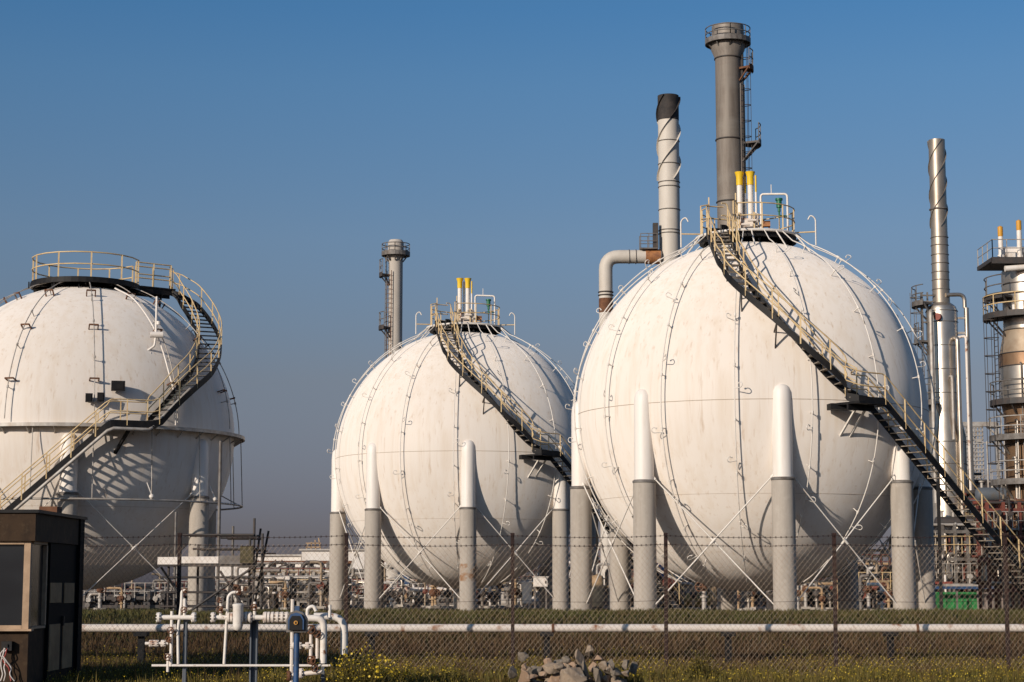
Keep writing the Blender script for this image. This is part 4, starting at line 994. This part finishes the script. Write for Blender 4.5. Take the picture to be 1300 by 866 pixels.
def flowers(name, tips, size, seed, m=None):
    g = np.random.default_rng(seed); n = len(tips); V = np.zeros((n, 4, 3)); V[:] = tips[:, None, :]
    u = g.normal(size=(n, 3)); u /= np.linalg.norm(u, axis=1)[:, None]; w = np.cross(u, g.normal(size=(n, 3))); w /= np.linalg.norm(w, axis=1)[:, None]
    s = (size * g.uniform(.5, 1.3, n))[:, None]
    V[:, 0] += u * s; V[:, 1] += w * s; V[:, 2] -= u * s; V[:, 3] -= w * s
    b = MB(); b.v = [tuple(q) for q in V.reshape(-1, 3)]; b.f = [[i * 4, i * 4 + 1, i * 4 + 2, i * 4 + 3] for i in range(n)]; b.sm = [False] * n; b.mi = [0] * n
    return b.build(name, m or MF)
g = np.random.default_rng(5); tp = np.concatenate([tp, tp2]); sel = tp[g.random(len(tp)) < .30]
stuff(flowers('wild_flowers', sel, .010, 6), 'small yellow wild flowers scattered over the weeds by the fence', 'flowers')

def bush(name, label, cx, cy, w, d, h, n, nf, seed):
    t = thing(name, label, 'bush', (cx, cy, gh(cx, cy)))
    g = random.Random(seed); sm = MB(); lf = MB(); tips = []
    for k in range(n):
        a = g.uniform(0, 2 * PI); q = math.sqrt(g.random()); x, y = q * w * math.cos(a), q * d * math.sin(a)
        hh = h * (1 - .55 * q * q) * g.uniform(.6, 1.15); lx, ly = x * .25 + g.uniform(-.05, .05), y * .25 + g.uniform(-.05, .05)
        p0 = Vector((x * .6, y * .6, 0)); p1 = Vector((x + lx, y + ly, hh)); sm.tube([p0, p0.lerp(p1, .5) + Vector((0, 0, .03)), p1], [.006, .005, .003], 4)
        for j in range(13):
            f = g.uniform(.2, 1); p = p0.lerp(p1, f); a2 = g.uniform(0, 2 * PI); l = g.uniform(.03, .07); u = Vector((math.cos(a2), math.sin(a2), g.uniform(-.2, .6))) * l; v = Vector((-math.sin(a2), math.cos(a2), 0)) * l * .28
            lf.add([p, p + u * .5 + v, p + u, p + u * .5 - v], [(0, 1, 2, 3)])
        for j in range(nf): tips.append(p1 + Vector((g.uniform(-.05, .05), g.uniform(-.05, .05), g.uniform(-.1, .03))))
    sm.build('stems', ML_, t); lf.build('leaves', ML_, t)
    if nf:
        f = flowers('blossoms', np.array([tuple(q) for q in tips]), .016, seed); f.parent = t
    return t
Yq = 31.2
bush('flowering_bush', 'bright yellow flowering bush at the foot of the white elbow pipe', XW(455, 28.2, 850), 28.2, .42, .35, .72, 130, 3, 21)
bush('flowering_bush', 'lower yellow flowering clump just right of the bright bush', XW(500, Yq + .5, 850), Yq + .5, .45, .3, .36, 90, 4, 22)
bush('leafy_weed', 'dark tall leafy weed right of the rock heap', XW(893, Yq + .4, 850), Yq + .4, .28, .25, .58, 60, 0, 23)
bush('leafy_weed', 'wide dark leafy weed clump left of the fallen rocks', XW(560, Yq, 850), Yq, .5, .3, .30, 70, 1, 24)

# ================================================================== FENCE
YF = 34.3
FX = [-410, -198, 15, 227, 440, 651, 845, 1060, 1278, 1490, 1703, 1915]
t = thing('wire_fence', 'chain-link fence with dark rusty posts and barbed wire across the whole picture', 'fence', (0, YF, 0))
ZT = ZW(691, YF); ZP = ZW(678, YF)
px_ = [XW(p, YF, 760) for p in FX]
rr = random.Random(4)
for x in px_:
    b = MB(); l = rr.uniform(-.02, .02); b.bar((x, .04, -.3), (x + l, .04, ZP), .065, .065); b.bar((x + l, .04, ZP - .02), (x + l, .04, ZP + .02), .075, .075); b.build('post', 'rustpost', t)
for i in range(len(px_) - 1):
    x0, x1 = px_[i], px_[i + 1]; b = MB(); s = .094; z0 = .02; hh = ZT - z0; run = hh * .82
    vs = []; fs = []; th = .0015
    def wire(xa, za, xb, zb, yo):
        o = len(vs); dx, dz = xb - xa, zb - za; l = math.hypot(dx, dz)
        if l < .02: return
        nx_, nz_ = -dz / l * th, dx / l * th
        for (X_, Z_) in ((xa, za), (xb, zb)):
            vs.extend([(X_ + nx_, yo, Z_ + nz_), (X_ - nx_, yo - th, Z_ - nz_), (X_ - nx_, yo + th, Z_ - nz_)])
        for k in range(3): fs.append((o + k, o + (k + 1) % 3, o + 3 + (k + 1) % 3, o + 3 + k))
    for sg in (1, -1):
        x = x0 - run if sg > 0 else x0
        end = x1 if sg > 0 else x1 + run
        while x < end:
            xa, za, xb, zb = x, z0, x + sg * run, ZT
            def clip(xa, za, xb, zb):
                ts = [0, 1]
                for lim, s_ in ((x0, 1), (x1, -1)):
                    da, db = (xa - lim) * s_, (xb - lim) * s_
                    if da < 0 and db < 0: return None
                    if da < 0: ts[0] = max(ts[0], da / (da - db))
                    if db < 0: ts[1] = min(ts[1], da / (da - db))
                if ts[0] >= ts[1]: return None
                return (xa + (xb - xa) * ts[0], za + (zb - za) * ts[0], xa + (xb - xa) * ts[1], za + (zb - za) * ts[1])
            c = clip(xa, za, xb, zb)
            if c: wire(*c, sg * .004)
            x += s
    b.add(vs, fs, False); b.build('mesh_panel', 'galv', t)
for z, r in ((ZP - .03, .004), (ZT + .0, .004), (ZW(762, YF), .003)):
    b = MB()
    pts = []
    for i in range(len(px_) - 1):
        for k in range(8): u = k / 8; pts.append((px_[i] + (px_[i + 1] - px_[i]) * u, -.015, z - .035 * 4 * u * (1 - u)))
    b.tube(pts, r, 4)
    if r > .0035:
        for i in range(len(pts) - 1):
            for k in range(4):
                p = Vector(pts[i]).lerp(Vector(pts[i + 1]), k / 4); b.bar(p - Vector((.012, 0, .02)), p + Vector((.012, 0, .02)), .006, .006); b.bar(p - Vector((-.012, 0, .02)), p + Vector((-.012, 0, .02)), .006, .006)
    b.build('barbed_wire' if r > .0035 else 'tension_wire', 'rustpost', t)

# ================================================================== PIPELINE BEHIND THE FENCE
Y = 37.0; z = ZW(797.5, Y); r = M(5.0, Y)
t = thing('pipeline', 'long white pipe on low dark supports behind the wire fence', 'pipe', (0, Y, 0))
b = MB(); b.cyl((-30, 0, z), (30, 0, z), r, 16); b.build('pipe', 'rustwhite', t)
for px in (182, 473, 694, 923, 1128):
    x = XW(px, Y); b = MB(); b.box((x, 0, z - r - .04), (.26, .3, .07)); b.box((x, .02, (z - r) / 2 - .1), (.12, .12, z - r - .05 + .2)); b.build('support', 'black', t)
for px in (300, 700, 1160):
    x = XW(px, Y); b = MB(); b.cyl((x, 0, z), (x + .05, 0, z), r * 1.12, 16); b.build('joint_band', 'rust', t)

# ================================================================== VALVE STATION IN FRONT OF THE FENCE
Y = 28.6; X_ = lambda px: XW(px, Y, 790); Z_ = lambda py: ZW(py, Y); m_ = lambda q: M(q, Y)
t = thing('pipe_manifold', 'white valve pipework with rusty flanges in front of the fence, beside the hut', 'pipework', (X_(320), Y, 0)); x0 = X_(320)
xx = lambda px: X_(px) - x0
def pipe(name, pts, r, m='pipewhite', rb=.12):
    b = MB(); b.tube(bend([(xx(p[0]), p[2] if len(p) > 2 else 0, Z_(p[1])) for p in pts], rb), r, 12); return b.build(name, m, t)
def flange(px, py, r, axis='x', m='pipewhite', w=.035, y=0):
    b = MB(); c = Vector((xx(px), y, Z_(py))); d = Vector((1, 0, 0)) if axis == 'x' else Vector((0, 0, 1)); b.cyl(c - d * w / 2, c + d * w / 2, r, 16)
    for k in range(8):
        a = 2 * PI * k / 8; o = (Vector((0, math.cos(a), math.sin(a))) if axis == 'x' else Vector((math.cos(a), math.sin(a), 0))) * r * .8
        b.cyl(c + o - d * w, c + o + d * w, .010, 6)
    return b.build('flange', m, t)
def valve(px, py, s, axis='z', m='rust', wheel=True, y=0):
    """stacked gate valve with hand wheel"""
    b = MB(); c = Vector((xx(px), y, Z_(py))); d = Vector((1, 0, 0)) if axis == 'x' else Vector((0, 0, 1))
    prof = [(.0, .9), (.12, .9), (.13, .45), (.3, .5), (.5, .75), (.7, .5), (.86, .45), (.88, .9), (1, .9)]
    b.tube([c + d * s * (q - .5) * 2 for q, _ in prof], [s * w for _, w in prof], 12, smooth=False)
    o = b.build('valve', m, t)
    if wheel:
        e = Vector((0, 0, 1)) if axis == 'x' else Vector((0, -1, 0)); b = MB(); b.cyl(c, c + e * s * 1.9, s * .16, 8)
        u = e.orthogonal().normalized(); w = e.cross(u); b.tube([c + e * s * 1.9 + (u * math.cos(q) + w * math.sin(q)) * s * .95 for q in np.linspace(0, 2 * PI, 16, False)], s * .13, 6, True)
        b.bar(c + e * s * 1.9 - u * s * .9, c + e * s * 1.9 + u * s * .9, .015, .015); b.build('hand_wheel', 'rust' if m != 'blue' else 'blue', o)
    return o
pr = m_(3.1)
pipe('pipe', [(202, 784), (246, 784)], pr); flange(201.5, 784, m_(6.5)); flange(246, 784, m_(6.5))
pipe('pipe', [(270, 784), (362, 784)], pr); pipe('pipe', [(388, 785), (411, 785), (411, 842)], m_(4.3), rb=.22); pipe('pipe', [(396, 783, .28), (435, 783, .28), (435, 832, .28)], m_(4.6), rb=.26)
for px in (270.5, 290, 294, 313, 317, 337, 341, 346, 352, 358, 364): flange(px, 784, m_(6.6 if px < 300 else 7.2), m='rustwhite' if px > 286 else 'white')
valve(349, 784, m_(6), 'x', 'rustwhite', False); valve(318, 784, m_(4.5), 'x', 'rustwhite', False)
b = MB(); c = (xx(303.5), -.12, 0); b.lathe([(m_(2.2), Z_(800.5)), (m_(5.3), Z_(799)), (m_(6.4), Z_(794)), (m_(6.7), Z_(770)), (m_(7.2), Z_(769)), (m_(7.2), Z_(767)), (m_(3), Z_(766))], 20, c, split=70); b.build('filter_housing', 'pipewhite', t)
for px in (298, 309): flange(px, 784, m_(6.0))
pipe('vent_pipe', [(227.5, 843), (226, 800), (230, 765), (230, 750), (237, 749)], m_(1.9), rb=.1); pipe('vent_pipe', [(285.5, 843), (289, 757), (294, 752), (304, 752)], m_(1.9), rb=.12)
pipe('drain_pipe', [(194, 845), (420, 845)], m_(1.6))
for px, p0, p1 in ((218, 787, 846), (214.5, 830, 853)): pipe('pipe', [(px, p0), (px, p1)], m_(2.0), 'white')
for px, py, s, m in ((218, 800, 4.2, 'rustwhite'), (216, 812, 3.6, 'rust'), (215, 834, 4.2, 'rustwhite'), (234, 774, 3.8, 'rustwhite'), (235, 750, 3.2, 'rust'), (280, 774, 4.2, 'rust'), (279, 762, 3.4, 'rust'), (303, 752, 3.6, 'rust'), (311, 748, 2.6, 'rust'), (323, 771, 4.0, 'rust'), (396, 799, 5.5, 'darkgrey'), (404, 805, 4.5, 'darkgrey'), (397, 838, 5.2, 'rust'), (401, 848, 4.5, 'darkgrey')): valve(px, py, m_(s), 'z', m)
pipe('pipe', [(185, 817), (214, 817)], m_(2)); 
for px in (193, 199, 208): flange(px, 817, m_(4.4), m='rustwhite')
pipe('pipe', [(218, 782), (218, 776)], m_(2)); pipe('pipe', [(234, 783), (234, 760)], m_(2)); pipe('pipe', [(280, 783), (280, 758)], m_(2)); pipe('pipe', [(323, 783), (323, 764)], m_(2))
for px in (372, 380, 391): flange(px, 820, m_(4.6), m='rustwhite')
pipe('pipe', [(371, 820), (398, 820)], m_(2.2)); pipe('pipe', [(395, 805), (395, 836)], m_(2.2), 'rustwhite'); pipe('pipe', [(403, 808), (403, 836)], m_(2), 'rustwhite'); pipe('pipe', [(371, 857), (410, 853)], m_(3), 'rustwhite'); flange(383, 855, m_(6.5), m='rustwhite'); flange(368, 858, m_(6.5), m='rust'); flange(371, 838, m_(1.8), 'z', 'rustwhite', .9)
pipe('vent_pipe', [(418.5, 784), (418.5, 768)], m_(2)); pipe('vent_pipe', [(390, 783), (390, 772), (398, 769), (401, 776)], m_(2.2), rb=.08)
valve(414, 773, m_(2.6), 'x', 'darkgrey', True)
for px, w, y, lab in ((236, 4.2, .15, 'slim blue-grey post under the left end of the white valve pipe'), (323, 9.5, .2, 'broad blue-grey channel post under the white valve pipe'), (411, 4.0, .45, 'dark thin post behind the white elbow pipe')):
    Yp = Y + y; p = thing('support_post', lab, 'post', (XW(px, Yp, 800), Yp, 0)); b = MB(); q = M(w, Yp); zt_ = ZW(788.5, Yp)
    b.box((0, 0, zt_ / 2 - .1), (q, .03, zt_ + .2)); b.box((-q / 2 + .012, -.04, zt_ / 2 - .1), (.022, .09, zt_ + .2)); b.box((q / 2 - .012, -.04, zt_ / 2 - .1), (.022, .09, zt_ + .2)); b.build('upright', 'bluegrey', p)
    b = MB(); b.box((0, 0, zt_ + .008), (q * 1.3, .16, .016)); b.build('cap_plate', 'bluegrey', p)
# blue hooded lamp / call point on its post
Y = 27.6; t = thing('call_point', 'blue hooded box with an amber centre on a blue post before the valve pipes', 'call box', (XW(376, Y, 800), Y, 0)); q = lambda a: M(a, Y)
zc = ZW(790, Y)
b = MB(); outl = [(-12.5, -12.5), (12.5, -12.5), (12.5, 4), (8, 12), (0, 15), (-8, 12), (-12.5, 4)]
def extr(b, o2, y0, y1, mi=0, s=1.0):
    n = len(o2); vs = [(q(a) * s, y0, zc + q(c) * s) for a, c in o2] + [(q(a) * s, y1, zc + q(c) * s) for a, c in o2]
    b.add(vs, [tuple(range(n)), tuple(range(2 * n - 1, n - 1, -1))] + [(i, i + n, (i + 1) % n + n, (i + 1) % n) for i in range(n)], False, mi)
extr(b, outl, 0, .22); b.build('hood', 'steelgrey', t)
b = MB(); extr(b, [(-10, -9), (10, -9), (10, 3), (6.5, 10), (0, 12), (-6.5, 10), (-10, 3)], -.05, -.002); b.build('front_plate', 'blue', t)
b = MB(); extr(b, [(-8, -9.5), (8, -9.5), (8, 3), (5, 8), (-5, 8), (-8, 3)], -.056, -.052); b.build('recess', 'black', t)
b = MB(); b.cyl((0, -.062, zc - q(.5)), (0, -.075, zc - q(.5)), q(2.6), 14); lens = b.build('lens_ring', 'amber', t); b = MB(); b.box((0, -.079, zc - q(.5)), (q(1.6), .006, q(2.6))); b.build('push_slot', 'black', lens)
b = MB(); b.box((0, .1, zc + q(17)), (q(6), .08, q(6))); b.build('cable_gland', 'blue', t)
b = MB(); b.cyl((0, .08, -.2), (0, .08, zc - q(12.6)), q(3.6), 14); b.build('post', 'blue', t)

# ================================================================== GUARD HUT
Y0, Y1 = 29.3, 32.5; XC = XW(38, Y0, 740); ht = ZW(651, Y0)
t = thing('guard_hut', 'dark grimy guard hut with cream window frames, cut off at the lower left', 'hut', (XC - 1.5, Y0, 0)); H = lambda x, y, z: Vector((x - (XC - 1.5), y - Y0, z))
zs, zw = ZW(799, Y0), ZW(687, Y0)
W = 3.0
b = MB()
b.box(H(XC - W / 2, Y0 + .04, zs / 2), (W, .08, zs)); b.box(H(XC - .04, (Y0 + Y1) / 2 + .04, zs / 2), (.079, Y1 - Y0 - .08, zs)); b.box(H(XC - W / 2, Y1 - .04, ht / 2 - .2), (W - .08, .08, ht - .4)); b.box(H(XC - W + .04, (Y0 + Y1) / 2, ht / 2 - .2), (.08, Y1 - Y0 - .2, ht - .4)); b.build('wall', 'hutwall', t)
b = MB(); fh = ht - zw; b.box(H(XC - W / 2 + .03, (Y0 + Y1) / 2 - .03, zw + fh / 2), (W + .1, Y1 - Y0 + .12, fh)); rf = b.build('roof', 'hutwall', t)
b = MB(); b.box(H(XC - W / 2 + .03, (Y0 + Y1) / 2 - .03, ht + .02), (W + .2, Y1 - Y0 + .2, .05)); b.build('roof_edge', 'black', rf)
b = MB(); b.box(H(XC - .35, Y0 + 2.6, ht + .12), (.30, .35, .15)); b.build('roof_vent', 'rust', rf)
# side door block
yd = Y0 + .95
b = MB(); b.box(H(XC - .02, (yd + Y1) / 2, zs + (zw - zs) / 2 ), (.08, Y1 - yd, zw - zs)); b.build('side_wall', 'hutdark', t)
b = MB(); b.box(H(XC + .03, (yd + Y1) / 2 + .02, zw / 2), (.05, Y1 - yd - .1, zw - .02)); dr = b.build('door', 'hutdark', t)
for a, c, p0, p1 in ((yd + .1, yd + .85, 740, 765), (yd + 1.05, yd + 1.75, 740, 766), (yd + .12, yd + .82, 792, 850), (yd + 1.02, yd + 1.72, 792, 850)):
    zz0, zz1 = ZW(p1, 31.0), ZW(p0, 31.0); b = MB(); b.box(H(XC + .06, (a + c) / 2, (zz0 + zz1) / 2), (.016, c - a, zz1 - zz0)); b.build('reflection_panel', 'hutreflect', dr)  # tan panels stand in for reflections on the dark door
b = MB(); b.box(H(XC + .08, yd + .94, 1.05), (.04, .05, .16)); b.build('handle', 'black', dr)
b = MB(); b.box(H(XC + .06, Y1 - .2, ht / 2), (.10, .30, ht)); b.build('corner_pillar', 'hutdark', t)
# windows
b = MB(); b.box(H(XC - W / 2 + .02, Y0 + .05, (zs + zw) / 2), (W - .1, .012, zw - zs)); gl = b.build('front_window', 'glass', t)
b = MB(); fz = .055
b.box(H(XC - .05, Y0 + .03, (zs + zw) / 2), (.10, .10, zw - zs)); b.box(H(XC - W / 2 - .05, Y0 + .02, zs + .03), (W - .1, .09, .06)); b.box(H(XC - W / 2 - .05, Y0 + .02, zw - .025), (W - .1, .09, .05))
for x in (XC - 1.05, XC - 2.0): b.box(H(x, Y0 + .02, (zs + zw) / 2), (.06, .08, zw - zs - .12))
b.build('frame', 'hutframe', gl); b = MB(); b.box(H(XC - W / 2 + .02, Y0 - .03, zs - .01), (W + .1, .16, .03)); b.build('sill', 'hutframe', gl)
b = MB(); b.box(H(XC - .03, Y0 + .5, (zs + zw) / 2), (.012, .84, zw - zs)); gl = b.build('side_window', 'glass', t)
b = MB(); b.box(H(XC - .01, Y0 + .90, (zs + zw) / 2), (.09, .07, zw - zs - .1)); b.box(H(XC - .01, Y0 + .5, zs + .02), (.08, .86, .04)); b.box(H(XC - .01, Y0 + .5, zw - .02), (.08, .86, .04)); b.build('frame', 'hutframe', gl)
b = MB(); b.box(H(XC - .30, Y0 - .06, ZW(820, Y0)), (.16, .10, .14)); b.box(H(XC - .30, Y0 - .12, ZW(820, Y0)), (.05, .03, .06)); b.build('socket_box', 'black', t)
for k, m in enumerate(('cable_white', 'cable_white', 'cable_red', 'cable_white')):
    g_ = random.Random(k); z0 = ZW(822, Y0); pts = [H(XC - .33 + .02 * k, Y0 - .10, z0)]
    for j in range(1, 6): pts.append(H(XC - .36 + .06 * k * j / 4 + g_.uniform(-.04, .04) , Y0 - .12 - g_.uniform(0, .05), z0 - .1 * j))
    b = MB(); b.tube(catmull(pts, 5), .010, 6); b.build('cable', m, t)

# ================================================================== ROCKS
def rock(label, px, py, w, h, m, seed, Y=31.2, rot=None):
    """px, py: centre of the rock in the picture, w/h its size there"""
    g_ = random.Random(seed); import bmesh
    px = 730 + (px - 730) * 1.06; py = 866 - (866 - py) * 1.05; c = P(px, py, Y); sx_, sz_ = M(w, Y) * .52 * g_.uniform(.75, 1.2), M(h, Y) * .52 * g_.uniform(.8, 1.15); sy_ = (sx_ + sz_) / 2 * g_.uniform(.7, 1.1)
    bm = bmesh.new()
    for k in range(13):
        v = Vector((g_.gauss(0, 1), g_.gauss(0, 1), g_.gauss(0, 1))).normalized() * g_.uniform(.85, 1.05)
        v = Vector([max(-.82, min(.82, q)) * 1.18 for q in v]); bm.verts.new((v.x * sx_, v.y * sy_, v.z * sz_))
    bmesh.ops.convex_hull(bm, input=bm.verts)
    for v in [v for v in bm.verts if not v.link_faces]: bm.verts.remove(v)
    bmesh.ops.bevel(bm, geom=list(bm.edges), offset=min(sx_, sz_) * .05, segments=1, affect='EDGES')
    bmesh.ops.triangulate(bm, faces=bm.faces)
    bmesh.ops.subdivide_edges(bm, edges=bm.edges, cuts=2, use_grid_fill=True)
    for v in bm.verts: v.co += v.normal * 0 + v.co.normalized() * (.14 * min(sx_, sz_) * mnoise.noise(v.co * (2.2 / max(.05, sx_)) + Vector((seed, 0, 0))))
    me = bpy.data.meshes.new('rock'); bm.to_mesh(me); bm.free(); me.materials.append(MT[m])
    o = bpy.data.objects.new('rock', me); COL.objects.link(o); o.location = c; o.rotation_euler = (0, g_.uniform(-.25, .25) if rot is None else rot, 0)
    return tag(o, label, 'rock', 'rocks in the heap before the fence')
rock('tall upright pale rock standing on the heap', 737, 842, 14, 32, 'rock', 1, 31.3)
rock('small pale rock at the very top of the heap', 747, 828, 9, 13, 'rock', 2, 31.6)
rock('rounded grey boulder set apart on the left, on top of another', 668, 836, 17, 14, 'rockgrey', 3, 31.4)
rock('upright mossy boulder at the far left of the rocks', 655, 853, 15, 22, 'rockgrey', 4, 31.2)
rock('square tan block at the lower left of the heap', 667, 862, 18, 20, 'rockpink', 5, 30.8)
rock('big broad rock at the bottom middle of the heap', 727, 860, 34, 22, 'rock', 6, 30.7)
rock('dark slab lying at the top left of the heap', 712, 842, 22, 14, 'rockgrey', 7, 31.4)
rock('large pale slanted rock left of centre', 702, 850, 26, 20, 'rock', 8, 31.1)
rock('pinkish rock on the left shoulder of the heap', 697, 842, 13, 12, 'rockpink', 9, 31.3)
rock('tan leaning rock right of the tall upright one', 757, 841, 11, 16, 'rockpink', 10, 31.4, .5)
rock('slim upright rock before the tall pale one', 743, 851, 9, 24, 'rockgrey', 11, 30.9)
rock('dark grey triangular rock low on the right of the heap', 757, 857, 15, 20, 'rockgrey', 12, 30.9)
rock('large round grey rock at the right end of the heap', 771, 850, 20, 24, 'rockgrey', 13, 31.2)
rock('thin pointed rock standing apart on the right', 790, 845, 10, 18, 'rockgrey', 14, 31.3, .3)
rock('low grey stone beside the pointed one', 791, 856, 14, 10, 'rock', 15, 31.1)
rock('farthest right grey stone of the heap, half in the grass', 800, 849, 14, 16, 'rockgrey', 16, 31.5)
g_ = random.Random(9)
for k, (px, py, w, h) in enumerate([(684, 853, 16, 13), (688, 864, 22, 14), (706, 864, 16, 15), (718, 850, 18, 16), (728, 848, 14, 12), (748, 864, 16, 14), (764, 863, 16, 14), (778, 862, 14, 12), (695, 856, 14, 12), (720, 839, 12, 10), (764, 846, 12, 12), (733, 855, 12, 10), (680, 860, 12, 12), (751, 848, 10, 12), (712, 856, 15, 12), (742, 862, 12, 10)]):
    rock('broken grey-tan rock packed into the body of the heap', px, py, w * 1.15, h * 1.15, g_.choice(('rock', 'rockgrey', 'rockpink')), 40 + k, 31.25 + g_.uniform(-.15, .15))
# small inner rubble that carries the heap
for k in range(48):
    px, py = g_.uniform(668, 796), g_.uniform(846, 870)
    rock('broken grey-tan rock packed into the body of the heap', px, py, g_.uniform(7, 16), g_.uniform(7, 13), g_.choice(('rock', 'rockgrey', 'rockpink')), 80 + k, 31.3 + g_.uniform(-.3, .3))

# ================================================================== CAMERA, SUN, SKY
cam = bpy.data.cameras.new('camera'); co = bpy.data.objects.new('camera', cam); COL.objects.link(co)
co.location = EYE; co.rotation_euler = (PI / 2 + PITCH, 0, 0); cam.sensor_width = 36; cam.lens = 36 * F / 1300; cam.clip_end = 8000; cam.clip_start = .1
SC.camera = co
EL, AZ = R_(19.5), R_(40)              # sun: height, and how far left of straight behind the camera
to_sun = Vector((-math.sin(AZ) * math.cos(EL), -math.cos(AZ) * math.cos(EL), math.sin(EL)))
sl = bpy.data.lights.new('sun', 'SUN'); sl.energy = 3.9; sl.angle = R_(.5); sl.color = (1, .875, .75)
so = bpy.data.objects.new('sun', sl); COL.objects.link(so); so.rotation_euler = to_sun.to_track_quat('Z', 'Y').to_euler()
w = bpy.data.worlds.new('World'); SC.world = w; w.use_nodes = True; nt = w.node_tree; N = nt.nodes; L = nt.links
bg = N['Background']; sk = N.new('ShaderNodeTexSky'); sk.sky_type = 'NISHITA'; sk.sun_disc = False; sk.sun_elevation = EL
sk.sun_rotation = math.atan2(to_sun.x, to_sun.y); sk.air_density = 1.0; sk.dust_density = 1.0; sk.ozone_density = 1.5; sk.altitude = 0
bg.inputs['Strength'].default_value = .055
tc = N.new('ShaderNodeTexCoord'); sp = N.new('ShaderNodeSeparateXYZ'); L.new(tc.outputs['Generated'], sp.inputs[0])
cr = N.new('ShaderNodeValToRGB'); L.new(sp.outputs['Z'], cr.inputs[0])
e = cr.color_ramp.elements; SKY = [(0.0, (.55, .53, .86)), (.039, (.61, .586, .923)), (.106, (.869, .783, .928)), (.18, (.979, 1.086, 1.289)), (.26, (.815, 1.224, 1.561)), (.297, (.656, 1.205, 1.639)), (.6, (.656, 1.1, 1.5))]
e[0].position = SKY[0][0]; e[0].color = (*SKY[0][1], 1); e[1].position = SKY[-1][0]; e[1].color = (*SKY[-1][1], 1)
for p_, c_ in SKY[1:-1]: q_ = e.new(p_); q_.color = (*c_, 1)
mx = N.new('ShaderNodeMix'); mx.data_type = 'RGBA'; mx.blend_type = 'MULTIPLY'; mx.inputs[0].default_value = 1; L.new(sk.outputs[0], mx.inputs[6]); L.new(cr.outputs[0], mx.inputs[7]); L.new(mx.outputs[2], bg.inputs['Color'])
SC.view_settings.view_transform = 'Standard'; SC.view_settings.look = 'None'; SC.view_settings.exposure = 0; SC.view_settings.gamma = 1
SC.view_settings.use_curve_mapping = False
SC.cycles.max_bounces = 6; SC.cycles.use_denoising = True
